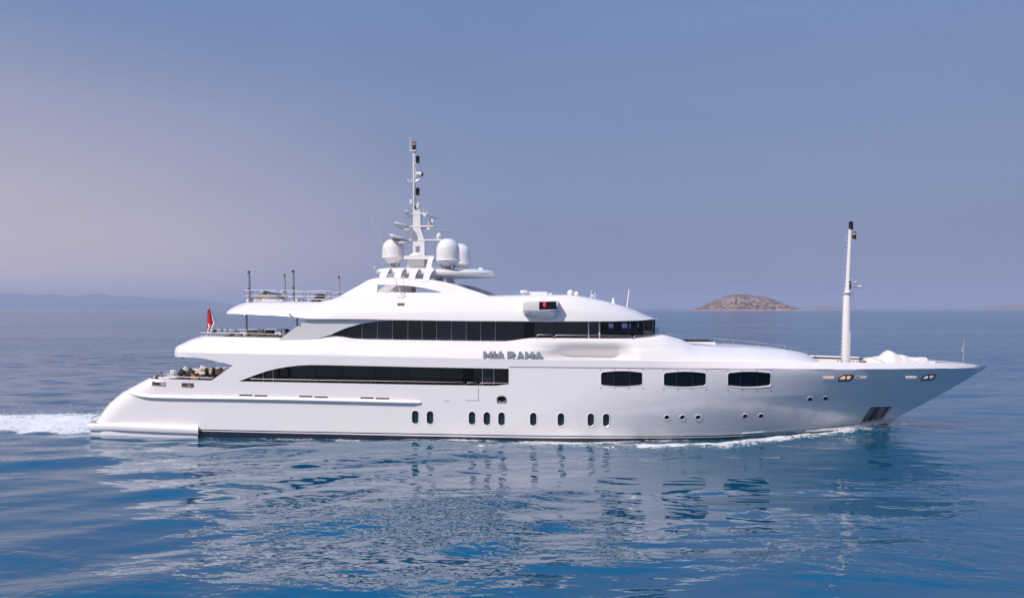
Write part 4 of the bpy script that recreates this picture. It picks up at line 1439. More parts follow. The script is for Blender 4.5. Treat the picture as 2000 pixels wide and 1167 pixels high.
# ---- foremast
FY = 0.0
fm = [at(1651, 712, FY), at(1654.2, 580, FY), at(1655.2, 568, FY)]
fmast = MB().tube(fm, 0.25, 14, 0.185).build('foremast', M['white'], yacht)
MB().tube([at(1655.2, 568, FY), at(1660.6, 447, FY)], 0.14, 12, 0.095).build('upper_mast', M['white'], fmast)
p = at(1655, 573, FY)
MB().lathe(p, [(0.12, 0), (0.32, 0.02), (0.34, 0.08), (0.12, 0.1)], 14).build('collar', M['white'], fmast)
a, b2 = at(1656.8, 708, FY - 0.1), at(1658, 646.4, FY - 0.1)
MB().tube([a, b2], 0.11, 8).build('cable_trunk', M['white'], fmast)
rg = MB()
for i in range(28):
    yy = 461 + (691 - 461) * i / 27
    xx = float(np.interp(yy, [447, 568, 712], [1657.6, 1651.6, 1644.5]))
    rg.tube([at(xx, yy, FY), at(xx - 5.2, yy, FY), at(xx - 5.2, yy - 1.2, FY)], 0.018, 5)
rg.build('climbing_steps', M['white'], fmast)
lantern(1662, 440, 8.4, 16, fmast)
lantern(1668.4, 459.6, 7.6, 15, fmast, lit=True)
mb = MB().box(at(1665, 467.6, FY), (0.34, 0.18, 0.04))
for yy in (548, 560):
    mb.tube([at(1657, yy, FY), at(1663, yy - 1, FY)], 0.05, 6)
mb.build('bracket', M['white'], fmast)
for (a0, a1), (b0, b1) in (((1660, 553), (1673, 551)), ((1662, 558.6), (1680, 559.6))):
    A, B_ = at(a0, a1, FY - 0.1), at(b0, b1, FY - 0.15)
    hn = MB().tube([A, A + (B_ - A) * .6], 0.05, 8).tube([A + (B_ - A) * .6, A + (B_ - A) * .85, B_], 0.05, 10, 0.12).build('air_horn', M['grey'], fmast)
    MB().lathe((B_.x - .05, B_.y, B_.z - .06), [(0.05, 0), (0.09, 0.05), (0.03, 0.11)], 8).build('horn_mouth', M['white'], hn)
MB().tube([at(1660, 548, -0.1), at(1660, 564, -0.1)], 0.06, 6).build('horn_bracket', M['dark'], fmast)
MB().tube([at(1672, 601, 0.1), at(1709, 697, 0.6)], 0.009, 4).build('stay', M['grey'], fmast)
MB().tube([at(1664.6, 575, 0.1), at(1672, 601, 0.1)], 0.009, 4).build('stay', M['grey'], fmast)
mb = MB()
for q, yy in ((1640, 703.6), (1664, 704.6), (1677, 705.4)):
    p = at(q, yy, -0.6); mb.tube([p + Vector((-.12, 0, -.3)), p + Vector((-.12, 0, .02)), p + Vector((.12, 0, .02)), p + Vector((.12, 0, -.3))], 0.035, 6)
mb.build('deck_cleat', M['grey'], yacht)
# bow staff
bst = MB().tube([at(1881.6, 706, 0), at(1883.8, 661, 0)], 0.05, 8, 0.03).build('jackstaff', M['grey'], yacht)
MB().lathe(at(1883.8, 661.5, 0), [(0.03, 0), (0.06, 0.04), (0.02, 0.1)], 8).build('staff_cap', M['chrome'], bst)

# ================================================================== loose things on the decks
def rbox(c, d, bevel, name, material, parent=None, rz=0.0, ry=0.0, rx=0.0):
    return MB().box(c, d, rz, ry, rx, bevel).build(name, material, parent, True, 50)


def cushion(px, py, y, w_, h_, material, label, rx=-0.25, rz=0.2, ry=0.0, group=None, pointed=False):
    c = at(px, py, y)
    v, f = [], []
    n = 8
    for sg in (1, -1):
        k = len(v)
        for i in range(n + 1):
            for j in range(n + 1):
                u, t_ = i / n * 2 - 1, j / n * 2 - 1
                pin = 1 - 0.13 * (1 - u * u) * abs(t_) ** 2 - 0.0
                pin2 = 1 - 0.13 * (1 - t_ * t_) * abs(u) ** 2
                d = 0.13 * ((1 - u ** 4) * (1 - t_ ** 4)) ** 0.6
                v.append((u * w_ / 2 * pin2, -sg * d, t_ * h_ / 2 * pin))
        for i in range(n):
            for j in range(n):
                q = (k + i * (n + 1) + j, k + (i + 1) * (n + 1) + j, k + (i + 1) * (n + 1) + j + 1, k + i * (n + 1) + j + 1)
                f.append(q if sg == 1 else tuple(reversed(q)))
    o = mesh_obj('cushion', v, f, material, None, True, 80)
    o.location = c
    o.rotation_euler = (rx, ry, rz)
    return tag(o, label, 'cushion', group)


# ---- main deck cockpit
t = thing('curved_sofa', 'low white curved sofa behind the stern bulwark under the upper deck overhang', 'sofa', (at(345, 736, -1.6).x, -1.6, ZMD))
zc = at(345, 735.5, -1.6).z - ZMD
v, f = [], []
for i in range(19):
    a = math.pi * (0.52 + 0.96 * i / 18)
    for r, z in ((1.35, 0.0), (1.35, zc), (1.15, zc + 0.06), (0.55, zc + 0.02), (0.55, 0.0)):
        v.append((r * math.cos(a) * 1.0 + 0.55, r * math.sin(a) * 1.25, z))
for i in range(18):
    for j in range(4):
        f.append((i * 5 + j, (i + 1) * 5 + j, (i + 1) * 5 + j + 1, i * 5 + j + 1))
f += [(0, 1, 2, 3, 4), (94, 93, 92, 91, 90)]
mesh_obj('sofa_base', v, f, M['white_fab'], t, True, 35)
v, f = [], []
for i in range(19):
    a = math.pi * (0.52 + 0.96 * i / 18)
    for r, z in ((1.42, zc - 0.12), (1.44, zc + 0.08), (1.36, zc + 0.12), (1.28, zc + 0.05)):
        v.append((r * math.cos(a) + 0.55, r * math.sin(a) * 1.25, z))
for i in range(18):
    for j in range(3):
        f.append((i * 4 + j, (i + 1) * 4 + j, (i + 1) * 4 + j + 1, i * 4 + j + 1))
mesh_obj('sofa_back', v, f, M['matte'], t, True, 35)
G = 'scatter cushions on the stern sofa'
cushion(338.6, 727.5, -0.9, 0.45, 0.42, M['white_fab'], 'white cushion leaning at the aft end of the stern sofa', rz=0.3, group=G)
cushion(345.5, 729.5, -1.2, 0.45, 0.38, M['grey_fab'], 'small grey cushion beside the white one at the aft end of the stern sofa', rz=-0.2, group=G)
cushion(355, 727, -1.3, 0.40, 0.46, M['dark_fab'], 'charcoal cushion standing on its corner left of the tall pale cushion on the stern sofa', ry=0.6, group=G)
cushion(361.5, 724.5, -0.9, 0.52, 0.52, M['cream'], 'tall pale cushion standing on its corner between two charcoal ones on the stern sofa', ry=0.75, rz=0.1, group=G)
cushion(371.5, 727, -1.2, 0.50, 0.56, M['dark_fab'], 'charcoal cushion on its corner next to the wicker armchair', ry=0.6, rz=-0.1, group=G)
t = thing('wicker_armchair', 'tan wicker armchair with its back to the rail on the main deck cockpit', 'armchair', (at(386, 735, -2.9).x, -2.9, ZMD))
dz = at(386, 727, -2.9).z - ZMD
rbox((0, -0.32, dz - 0.28), (0.50, 0.09, 0.56), 0.03, 'backrest', M['tan'], t)
rbox((0, 0.0, dz - 0.48), (0.50, 0.56, 0.10), 0.03, 'seat', M['tan'], t)
for sx in (-1, 1):
    rbox((sx * 0.24, 0.0, dz - 0.3), (0.06, 0.56, 0.08), 0.02, 'armrest', M['tan'], t)
    for sy_ in (-1, 1):
        MB().tube([(sx * 0.22, sy_ * 0.26, 0.0), (sx * 0.22, sy_ * 0.26, dz - 0.3)], 0.03, 8).build('leg', M['tan'], t)
t = thing('dining_table', 'dark varnished table carrying two potted plants on the main deck', 'table', (at(409, 735, -1.8).x, -1.8, ZMD))
tz = at(409, 730.4, -1.8).z - ZMD
rbox((0, 0, tz - 0.03), (0.95, 1.0, 0.06), 0.02, 'tabletop', M['brown'], t)
MB().lathe((0, 0, 0), [(0.3, 0), (0.28, 0.04), (0.07, 0.08), (0.07, tz - 0.08), (0.2, tz - 0.06)], 14).build('pedestal', M['brown'], t)
for q, yb, ht, y_, lb in ((404.4, 729.6, 0.30, -1.95, 'potted leafy plant with rounded orange pot, nearer the wicker armchair'), (416.6, 728.6, 0.42, -1.6, 'taller potted plant in an orange pot nearer the white wing wall')):
    p = at(q, yb, y_)
    p.z = ZMD + tz
    t = thing('potted_plant', lb, 'plant', p, group='potted plants on the cockpit table')
    MB().lathe((0, 0, 0), [(0.07, 0), (0.12, 0.04), (0.14, 0.11), (0.11, 0.18), (0.09, 0.20)], 14).build('pot', M['terracotta'], t)
    v, f = [], []
    rnd = random.Random(int(q))
    for i in range(60):
        a, el = rnd.uniform(0, 6.28), rnd.uniform(0.1, 1.45)
        d = Vector((math.cos(a) * math.cos(el), math.sin(a) * math.cos(el), math.sin(el)))
        u = d.cross(Vector((0, 0, 1))).normalized() * 0.035
        b0 = Vector((0, 0, 0.2)) + d * rnd.uniform(0.0, ht * 0.4)
        l = rnd.uniform(0.10, 0.2)
        k = len(v)
        v += [b0, b0 + d * l * .5 + u, b0 + d * l + Vector((0, 0, -0.03)), b0 + d * l * .5 - u]
        f.append((k, k + 1, k + 2, k + 3))
    mesh_obj('foliage', v, f, M['leaf'], t, False)
t = thing('cream_sofa', 'cream cushioned sofa along the far side of the main deck cockpit', 'sofa', (at(395, 728, 1.6).x, 1.6, ZMD))
sz_ = at(395, 719.5, 1.6).z - ZMD
rbox((0.0, 0.1, 0.25), (2.0, 0.8, 0.5), 0.05, 'sofa_base', M['dark_fab'], t)
rbox((-0.2, 0.42, sz_ - 0.28), (1.7, 0.2, 0.5), 0.07, 'backrest', M['cream'], t)
rbox((0.0, 0.02, 0.55), (1.9, 0.6, 0.14), 0.05, 'seat_cushion', M['cream'], t)
cushion(397.5, 719.6, 1.2, 0.55, 0.40, M['cream'], 'cream cushion leaning on the far cockpit sofa', ry=0.3, group=None)
cushion(426.6, 722.8, 0.4, 0.60, 0.32, M['white_fab'], 'white cushion beside the wing wall behind the cockpit table', ry=-0.2)
t = thing('dining_chair', 'dark wooden chair at the cockpit table next to the wing wall', 'chair', (at(424, 735, -1.0).x, -1.0, ZMD))
h_ = at(424, 727, -1.0).z - ZMD
rbox((0, 0, 0.42), (0.45, 0.45, 0.06), 0.02, 'seat', M['brown'], t)
rbox((0.22, 0, h_ - 0.25), (0.05, 0.45, 0.5), 0.02, 'backrest', M['brown'], t)
for sx in (-1, 1):
    for sy_ in (-1, 1):
        MB().tube([(sx * 0.2, sy_ * 0.2, 0), (sx * 0.2, sy_ * 0.2, 0.42)], 0.022, 6).build('leg', M['brown'], t)

# ---- upper deck after end
def deck_z(x):
    return L1(x) - 0.36


def lounge(px0, px1, ytop, y, material, label, cat='sofa', name='deck_sofa', depth=0.9, back=0.25, group=None):
    a, b2 = at(px0, ytop, y), at(px1, ytop, y)
    x = (a.x + b2.x) / 2; w_ = b2.x - a.x
    zd = deck_z(x)
    h = a.z - zd
    t = thing(name, label, cat, (x, y, zd), group=group)
    rbox((0, 0, max(.1, (h - back) * .35)), (w_, depth, max(.2, (h - back) * .7)), 0.05, 'sofa_base', material, t)
    k = max(1, int(w_ / 0.9))
    for i in range(k):
        xx = -w_ / 2 + w_ * (i + .5) / k
        rbox((xx, -0.08, h - back - 0.02), (w_ / k - 0.03, depth - 0.2, 0.16), 0.05, 'seat_cushion', material, t)
        rbox((xx, depth / 2 - 0.12, h - back / 2 - 0.03), (w_ / k - 0.03, 0.2, back + 0.1), 0.06, 'back_cushion', material, t)
    return t


lounge(397, 446, 652.0, -2.2, M['grey_fab'], 'long blue-grey sofa behind the rail at the aft end of the upper deck', depth=1.0, back=0.14)
lounge(440, 464, 646, 0.6, M['grey_fab'], 'grey sofa with pale cushions near the far rail of the upper deck', depth=0.8)
lounge(478, 509, 644.4, 1.6, M['dark_fab'], 'dark navy sofa by the far rail just inside the deck post', depth=0.8)
lounge(486, 512, 654.6, -2.3, M['cream'], 'cream daybed beside the deck post on the upper deck', name='daybed', cat='daybed', depth=0.9, back=0.1)
lounge(516, 549, 654.6, -2.3, M['cream'], 'cream daybed just before the wing wall on the upper deck', name='daybed', cat='daybed', depth=0.9, back=0.1)
GC = 'scatter cushions on the upper deck sofas'
cushion(447, 646.4, 0.2, 0.55, 0.32, M['white_fab'], 'off-white cushion at the left of two on the grey upper deck sofa', rz=0.1, group=GC)
cushion(456, 647, 0.2, 0.55, 0.30, M['grey_fab'], 'grey patterned cushion beside the off-white one on the grey upper deck sofa', rz=-0.1, group=GC)
cushion(477, 652.4, -2.0, 0.5, 0.3, M['cream'], 'cream cushion lying left of the deck post behind the rail', group=GC)
cushion(509.5, 648.4, -1.6, 0.42, 0.42, M['cream'], 'upright cream cushion left of the wicker armchair on the upper deck', rz=0.3, group=GC)
cushion(466, 653.6, -2.2, 0.5, 0.28, M['grey_fab'], 'dark grey cushion at the end of the long aft sofa', group=GC)
px_ = at(528, 652, -0.8)
t = thing('wicker_armchair', 'brown wicker armchair with dark back cushion on the upper deck', 'armchair', (px_.x, -0.8, deck_z(px_.x)))
h_ = at(528, 645, -0.8).z - deck_z(px_.x)
rbox((0, 0, h_ * .3), (0.8, 0.7, h_ * .5), 0.05, 'seat', M['tan'], t)
rbox((0, -0.3, h_ * .62), (0.8, 0.1, h_ * .5), 0.04, 'backrest', M['tan'], t)
rbox((0.05, -0.2, h_ - 0.08), (0.6, 0.14, 0.22), 0.05, 'back_cushion', M['dark_fab'], t)
for sx in (-1, 1):
    rbox((sx * 0.4, 0, h_ * .6), (0.1, 0.7, 0.12), 0.03, 'armrest', M['tan'], t)
px_ = at(549.5, 650, 0.8)
t = thing('side_table', 'small white-topped pedestal table near the wing wall on the upper deck', 'table', (px_.x, 0.8, deck_z(px_.x)))
h_ = at(549.5, 643, 0.8).z - deck_z(px_.x)
rbox((0, 0, h_ - 0.02), (0.5, 0.5, 0.04), 0.015, 'tabletop', M['white_fab'], t)
MB().lathe((0, 0, 0), [(0.16, 0), (0.15, 0.03), (0.03, 0.05), (0.03, h_ - .05), (0.1, h_ - .04)], 12).build('pedestal', M['dark'], t)
px_ = at(561, 650, 0.3)
t = thing('potted_plant', 'dark brown-leaved potted plant half hidden by the upper wing wall', 'plant', (px_.x, 0.3, deck_z(px_.x)))
h_ = at(561, 650, 0.3).z - deck_z(px_.x)
MB().lathe((0, 0, 0), [(0.12, 0), (0.18, h_ * .9), (0.2, h_)], 12).build('pot', M['dark'], t)
v, f = [], []
rnd = random.Random(4)
for i in range(90):
    a, el = rnd.uniform(0, 6.28), rnd.uniform(-0.1, 1.4)
    d = Vector((math.cos(a) * math.cos(el), math.sin(a) * math.cos(el), math.sin(el)))
    u = d.cross(Vector((0, 0, 1))).normalized() * 0.05
    b0 = Vector((0, 0, h_)) + d * rnd.uniform(0, 0.15); l = rnd.uniform(0.1, 0.22); k = len(v)
    v += [b0, b0 + d * l * .5 + u, b0 + d * l, b0 + d * l * .5 - u]; f.append((k, k + 1, k + 2, k + 3))
mesh_obj('foliage', v, f, M['brown'], t, False)
px_ = at(419, 646, 0.4)
t = thing('deck_lantern', 'small black lantern at the foot of the ensign staff', 'lantern', (px_.x, 0.4, deck_z(px_.x)))
h_ = at(419, 642.4, 0.4).z - deck_z(px_.x)
MB().lathe((0, 0, 0), [(0.15, 0), (0.15, h_ - 0.25), (0.11, h_ - 0.2)], 10).build('stand', M['dark'], t)
MB().lathe((0, 0, h_ - 0.22), [(0.14, 0), (0.16, 0.05), (0.14, 0.14), (0.05, 0.2)], 10).build('lamp', M['dark'], t)

# ---- sun deck
SDZ = L1b(at(540, 589, -3).x) + 0.02


def on_sun(px, y):
    return (at(px, 588, y).x, y, SDZ)


for a, b2, y_, lb in ((488, 516, -2.6, 'white padded sunbed at the aft end of the sun deck'), (517, 560, -2.6, 'white padded sunbed below the wicker sofa on the sun deck'), (577, 596, -2.4, 'white rolled sunbed pad between the pole and the black lounger')):
    x0, x1 = at(a, 586, y_).x, at(b2, 586, y_).x
    t = thing('sunbed', lb, 'sunbed', ((x0 + x1) / 2, y_, SDZ), group='white sunbeds on the sun deck')
    ht = at(500, 584, y_).z - SDZ
    rbox((0, 0, ht * .35), (x1 - x0, 1.2, ht * .7), 0.03, 'bed_base', M['matte'], t)
    rbox((0, 0, ht * .78), (x1 - x0 - .06, 1.15, ht * .44), 0.06, 'pad', M['white_fab'], t)
    MB().tube([(-(x1 - x0) / 2 + .15, -.5, ht * 1.05), (-(x1 - x0) / 2 + .15, .5, ht * 1.05)], 0.09, 10).build('bolster', M['white_fab'], t)
x0, x1 = at(506.5, 580, -0.6).x, at(550, 580, -0.6).x
t = thing('wicker_sofa', 'brown wicker sofa on the sun deck with dark cushions along it', 'sofa', ((x0 + x1) / 2, -0.6, SDZ))
wz = at(530, 576.4, -0.6).z - SDZ
rbox((0, 0, wz * .4), (x1 - x0, 0.9, wz * .5), 0.04, 'sofa_base', M['tan'], t)
rbox((0, -0.42, wz * .72), (x1 - x0, 0.1, wz * .5), 0.03, 'backrest', M['tan'], t)
for sx in (-1, 1):
    rbox((sx * (x1 - x0) / 2 * .97, 0, wz * .7), (0.1, 0.9, 0.14), 0.03, 'armrest', M['tan'], t)
GS = 'cushions on the sun deck sofa'
cushion(524, 572.6, -0.5, 0.75, 0.26, M['dark_fab'], 'dark cushion tilted on top of the wicker sun deck sofa, left one', ry=0.25, group=GS)
cushion(536, 574.4, -0.5, 0.75, 0.22, M['dark_fab'], 'dark cushion lying on top of the wicker sun deck sofa, right one', ry=0.2, group=GS)
cushion(535, 580, -1.2, 0.95, 0.45, M['grey_fab'], 'grey throw cushion hanging over the front of the wicker sun deck sofa', ry=0.05, group=GS)
# black reclining lounger
xl_ = at(612, 587, -2.9).x
t = thing('sun_lounger', 'black mesh sun lounger with raised back on the sun deck', 'sun lounger', (xl_, -2.9, SDZ))
A0, A1 = at(605, 590, -3.2), at(621, 575.6, -3.2)
loc = Vector((xl_, -2.9, SDZ))
v = [A0 - loc, A1 - loc, A1 - loc + Vector((0.36, 0, -0.02)), A0 - loc + Vector((0.36, 0, -0.02))]
MB().prism(v, (0, 0.65, 0)).build('backrest', M['black_fab'], t, False)
rbox((A1 - loc) + Vector((0.02, 0.32, 0.0)), (0.42, 0.66, 0.12), 0.04, 'headrest', M['black_fab'], t)
mb = MB()
for yy in (-0.31, 0.36):
    mb.tube([A0 - loc + Vector((-0.02, 0, 0.02)) + Vector((0, yy + .31, 0)), A1 - loc + Vector((-0.03, yy + .31, 0.03))], 0.02, 6)
    mb.tube([Vector((-0.3, yy, 0.12)), Vector((1.1, yy, 0.12))], 0.025, 6)
mb.build('frame', M['chrome'], t)
rbox((0.55, 0.02, 0.16), (1.1, 0.62, 0.05), 0.02, 'seat', M['black_fab'], t)
for sx in (0.3, 0.95):
    for yy in (-0.31, 0.36):
        MB().tube([(sx, yy, 0), (sx, yy, 0.12)], 0.02, 6).build('leg', M['chrome'], t)
t = thing('bar_table', 'small grey high table by the sun deck rail forward of the lounger', 'table', on_sun(641, 0.5))
h_ = at(641, 570.6, 0.5).z - SDZ
rbox((0, 0, h_), (0.34, 0.34, 0.03), 0.01, 'tabletop', M['grey'], t)
for sx in (-.12, .12):
    MB().tube([(sx, 0, 0), (sx, 0, h_)], 0.02, 6).build('leg', M['grey'], t)

# ---- covered tender on the foredeck
zb0 = ZP(20.0) - 1.05
prof = [(1688, 704), (1692, 698.5), (1704, 697), (1720, 695.4), (1726, 689.4), (1734, 683.4), (1741, 686.2), (1752, 692.2), (1762, 692.4), (1776, 696.8), (1800, 697.2), (1808, 698), (1811, 702), (1812, 708)]
pp = [at(a, b2, 0.0) for a, b2 in prof]
zt2 = lerp_fn([(p.x, p.z) for p in pp])
xA, xB = pp[0].x, pp[-1].x
v, f = [], []
nx, ny = 56, 28
for i in range(nx + 1):
    for j in range(ny + 1):
        u = j / ny * 2 - 1
        x = xA + (xB - xA) * i / nx
        hw = 1.25 * (1 - 0.5 * (i / nx) ** 3)
        h = zt2(x) - zb0
        z = zb0 + h * (1 - abs(u) ** 2.6 * 0.72) if abs(u) < 0.999 else zb0
        z += 0.035 * math.sin(5.0 * x + 7 * u) * abs(u) * (abs(u) < .99) + 0.03 * mnoise.noise(Vector((x * 2.2, u * 2.5, 3)))
        v.append((x - xA, u * hw, z - zb0))
for i in range(nx):
    for j in range(ny):
        k = i * (ny + 1) + j
        f.append((k, k + ny + 1, k + ny + 2, k + 1))
t = thing('covered_tender', 'small boat under a cream canvas cover on the foredeck ahead of the foremast', 'boat', (xA, 0, zb0))
mesh_obj('canvas_cover', v, f, M['cover'], t, True, 80)
MB().tube([(0.2, 0, 0.05), (1.5, 0, 0.08), (xB - xA - .3, 0, 0.25)], 0.4, 10, 0.15).build('boat_hull', M['matte'], t)
mb = MB()
for a, b2 in (((1704, 698.6), (1728, 707)), ((1786, 707), (1806, 699.6))):
    mb.tube([at(*a, -1.1) - Vector((xA, 0, zb0)), at(*b2, -1.3) - Vector((xA, 0, zb0))], 0.015, 5)
mb.build('lashing', M['grey'], t)

# ---- flags
def cloth(name, corner_px, y, n, mats_fn, mats, label, wave=0.06, cat='flag'):
    """corner_px: grid of pixel rows (hoist to fly) -> one waving sheet"""
    v, f, fm_ = [], [], []
    rows_ = len(corner_px); cols = len(corner_px[0])
    def P(u, t_):
        a = u * (rows_ - 1); b2 = t_ * (cols - 1)
        i = min(int(a), rows_ - 2); j = min(int(b2), cols - 2)
        fa, fb_ = a - i, b2 - j
        q = [corner_px[i][j], corner_px[i][j + 1], corner_px[i + 1][j], corner_px[i + 1][j + 1]]
        return (q[0][0] * (1 - fa) * (1 - fb_) + q[1][0] * (1 - fa) * fb_ + q[2][0] * fa * (1 - fb_) + q[3][0] * fa * fb_,
                q[0][1] * (1 - fa) * (1 - fb_) + q[1][1] * (1 - fa) * fb_ + q[2][1] * fa * (1 - fb_) + q[3][1] * fa * fb_)
    nn = n * 2
    loc = at(*P(0, 0), y)
    for i in range(n + 1):
        for j in range(nn + 1):
            u, t_ = i / n, j / nn
            p = at(*P(u, t_), y + wave * math.sin(t_ * 9 + u * 2) * t_)
            v.append(p - loc)
    for i in range(n):
        for j in range(nn):
            k = i * (nn + 1) + j
            f.append((k, k + nn + 1, k + nn + 2, k + 1)); fm_.append(mats_fn((i + .5) / n, (j + .5) / nn))
    o = mesh_obj(name, v, f, None, None, True, 80, mats=mats, fmats=fm_)
    o.location = loc
    return tag(o, label, cat)


def ensign(u, t_):               # u down the fly, t across
    if u < 0.07 or u > 0.95 or t_ > 0.88:
        return 1
    du, dt = abs(u - 0.72), abs(t_ - 0.45)
    if (abs(du * 1.6 - dt) < 0.10 and du < 0.20):
        return 1
    return 0


cloth('ensign_flag', [[(405.6, 598), (407.4, 599)], [(405, 612), (413, 613)], [(404.6, 630), (418.4, 632)], [(404.4, 640), (412.5, 641)], [(404.4, 648.6), (412.6, 648)]], -0.85, 26, ensign, [M['red'], M['flag_white']], 'red ensign with white border and white cross hanging from the slanting stern staff', wave=0.10)


def greek(u, t_):                # u: down, t: hoist to fly
    st = int(u * 9)
    if t_ < 0.37 and u < 5 / 9:
        return 1 if (abs(u - 0.278) < 0.055 or abs(t_ - 0.185) < 0.037) else 0
    return 0 if st % 2 == 0 else 1


cloth('courtesy_flag', [[(805.4, 346), (799, 346.4), (792.2, 348.6)], [(805.4, 357.4), (799, 356.4), (792.2, 355.8)]], 0.0, 18, greek, [M['flag_blue'], M['flag_white']], 'small blue and white striped flag flying from the radar mast', wave=0.06)
cloth('jack_flag', [[(1882.8, 668), (1880.4, 674), (1878.6, 681)], [(1882.6, 684), (1880.6, 687.4), (1876, 688)]], 0.0, 18, greek, [M['flag_blue'], M['flag_white']], 'blue and white striped flag drooping from the staff at the bow', wave=0.05)

# a gull far out over the sea
p = at(1067, 494, 120)
t = thing('gull', 'tiny grey gull gliding over the sea right of the radar mast', 'bird', p)
MB().tube([(-0.25, 0, 0), (-0.1, 0, 0.03), (0.12, 0, 0.03), (0.3, 0, 0.0)], 0.05, 8, 0.03).build('body', M['grey'], t)
for sg in (-1, 1):
    mesh_obj('wing', [(-0.1, 0, 0.04), (0.1, 0, 0.04), (0.05, sg * 0.35, 0.2), (-0.08, sg * 0.35, 0.2), (-0.1, sg * 0.75, 0.1), (-0.14, sg * 0.75, 0.1)], [(0, 1, 2, 3), (3, 2, 4, 5)], M['grey'], t, False)

# ================================================================== the sea
def structure(o):
    o['kind'] = 'structure'
    return o


rng = np.random.default_rng(11)
X0, X1, Y0, Y1, ST = -90.0, 90.0, -44.0, 84.0, 0.24
gx = np.arange(X0, X1 + 1e-6, ST); gy = np.arange(Y0, Y1 + 1e-6, ST)
XX, YY = np.meshgrid(gx, gy)


def vnoise(x, y, seed):          # smooth value noise
    r = np.random.default_rng(seed).random((64, 64))
    xi = np.floor(x).astype(int); yi = np.floor(y).astype(int)
    fx = x - xi; fy = y - yi
    fx = fx * fx * (3 - 2 * fx); fy = fy * fy * (3 - 2 * fy)
    g = lambda a, b2: r[a % 64, b2 % 64]
    return (g(xi, yi) * (1 - fx) + g(xi + 1, yi) * fx) * (1 - fy) + (g(xi, yi + 1) * (1 - fx) + g(xi + 1, yi + 1) * fx) * fy


H = np.zeros_like(XX)
wx = XX + 2.5 * (vnoise(XX / 17, YY / 17, 1) - .5); wy = YY + 2.5 * (vnoise(XX / 15 + 9, YY / 15, 2) - .5)
for i in range(46):
    lam = 1.3 * (13 / 1.3) ** (i / 45)
    th = R(-62) + rng.normal(0, 0.40)            # travel direction, crests running away to the left
    k = 2 * math.pi / lam
    am = 0.0013 * lam ** 1.0 * rng.uniform(.6, 1.3)
    ph = k * (wx * math.cos(th) + wy * math.sin(th)) + rng.uniform(0, 6.28)
    H += am * np.sin(ph)
H *= 0.55 + 0.9 * vnoise(XX / 14, YY / 14, 3)
# waves of the ship: divergent crests trailing aft on both sides, bow hump, stern wave
ay = np.abs(YY)
BWL = np.vectorize(lambda x: max(0.0, bh(x, 0.1)) if x > -21 else 4.2)(gx)
bwl = np.broadcast_to(BWL, XX.shape)
dist = ay - bwl                                  # distance off the hull side
xb = 23.5                                        # where the stem meets the water
ax_ = xb - XX                                    # metres aft of the stem
q = ay / np.maximum(ax_, 0.5)
env = np.exp(-((q - 0.30) / 0.13) ** 2) * (ax_ > 2) * np.exp(-ax_ / 90)
ph = 2 * math.pi * (ay * 0.94 - ax_ * 0.30) / 4.2
H += 0.11 * env * np.sin(ph + 2.2 * vnoise(XX / 9, YY / 9, 5)) * np.clip(ax_ / 22, 0, 1)
env2 = np.exp(-((dist - 3.0 - ax_ * 0.05) / 4.0) ** 2) * (ax_ > 10) * (ax_ < 75)
H += 0.035 * env2 * np.sin(2 * math.pi * (dist * 0.9 - ax_ * .16) / 3.3 + 3 * vnoise(XX / 6, YY / 6, 6))
H += 0.36 * np.exp(-((ax_ - 1.5) / 3.2) ** 2) * np.exp(-np.maximum(dist, 0) / 0.8) * (dist > -4)
H -= 0.10 * np.exp(-((ax_ - 16) / 7) ** 2) * np.exp(-np.maximum(dist, 0) / 3.0)
crest_y = np.interp(ax_, [0, 2, 6, 12, 16, 22, 30, 50], [0.1, 0.35, 1.2, 2.7, 2.5, 1.7, 1.3, 1.2])      # the breaking bow wave peeling off the side
cr = np.exp(-((dist - crest_y) / np.interp(ax_, [0, 6, 12, 20, 34], [0.3, 0.5, 0.85, 0.7, 0.6])) ** 2) * np.clip(ax_ / 1.0, 0, 1) * np.exp(-np.maximum(ax_ - 16, 0) / 16)
H += 0.20 * cr * (0.7 + 0.6 * vnoise(XX / 0.9, YY / 0.6, 31))
aft = -24.8 - XX
H += 0.22 * np.exp(-((aft - 5) / 4.0) ** 2) * np.exp(-(YY / 3.2) ** 2) * (aft > 0)
H += 0.26 * (vnoise(XX * 1.3, YY * 1.1, 8) - .5) * np.exp(-(YY / 3.8) ** 2) * np.clip(aft / 2, 0, 1)
edge = np.minimum.reduce([(XX - X0), (X1 - XX), (YY - Y0), (Y1 - YY)])
fade = np.clip(edge / 14, 0, 1); fade = fade * fade * (3 - 2 * fade)
H *= fade

# foam: wake, bow wave, churned strip along the side
n1 = vnoise(XX / 1.1, YY / 0.7, 21); n2 = vnoise(XX / 3.2, YY / 1.6, 22)
foam = np.zeros_like(XX)
ww_ = 3.6 + 0.06 * np.maximum(aft, 0)
wk = np.clip(1.35 - (np.abs(YY) / (ww_ * (0.72 + 0.34 * n2 + 0.22 * n1))) ** 4, 0, 1.0) * np.clip((aft + 0.9) / 0.8, 0, 1) * np.exp(-np.maximum(aft - 12, 0) / 40)
foam = np.maximum(foam, wk * (0.50 + 0.45 * n2 + 0.3 * n1))
foam = np.maximum(foam, 1.1 * cr * np.clip(1.25 - ax_ / 44, 0, 1) * (0.55 + 0.65 * n1))
strip = np.exp(-(np.maximum(dist - 0.15, 0) / (0.75 + 0.05 * np.maximum(ax_, 0))) ** 2) * (dist > -1.0) * np.clip(ax_ / 6, 0, 1) * np.clip((34 - ax_) / 14, 0.0, 1)
foam = np.maximum(foam, strip * np.clip((ax_ - 9) / 9, 0.25, 1) * (0.36 + 0.80 * n1))
st2 = np.exp(-(np.maximum(dist - 0.1, 0) / 0.9) ** 2) * (dist > -1.0) * (ax_ > 20) * np.clip((44 - ax_) / 8, 0, 1)
foam = np.maximum(foam, st2 * (0.25 + 0.65 * n1))
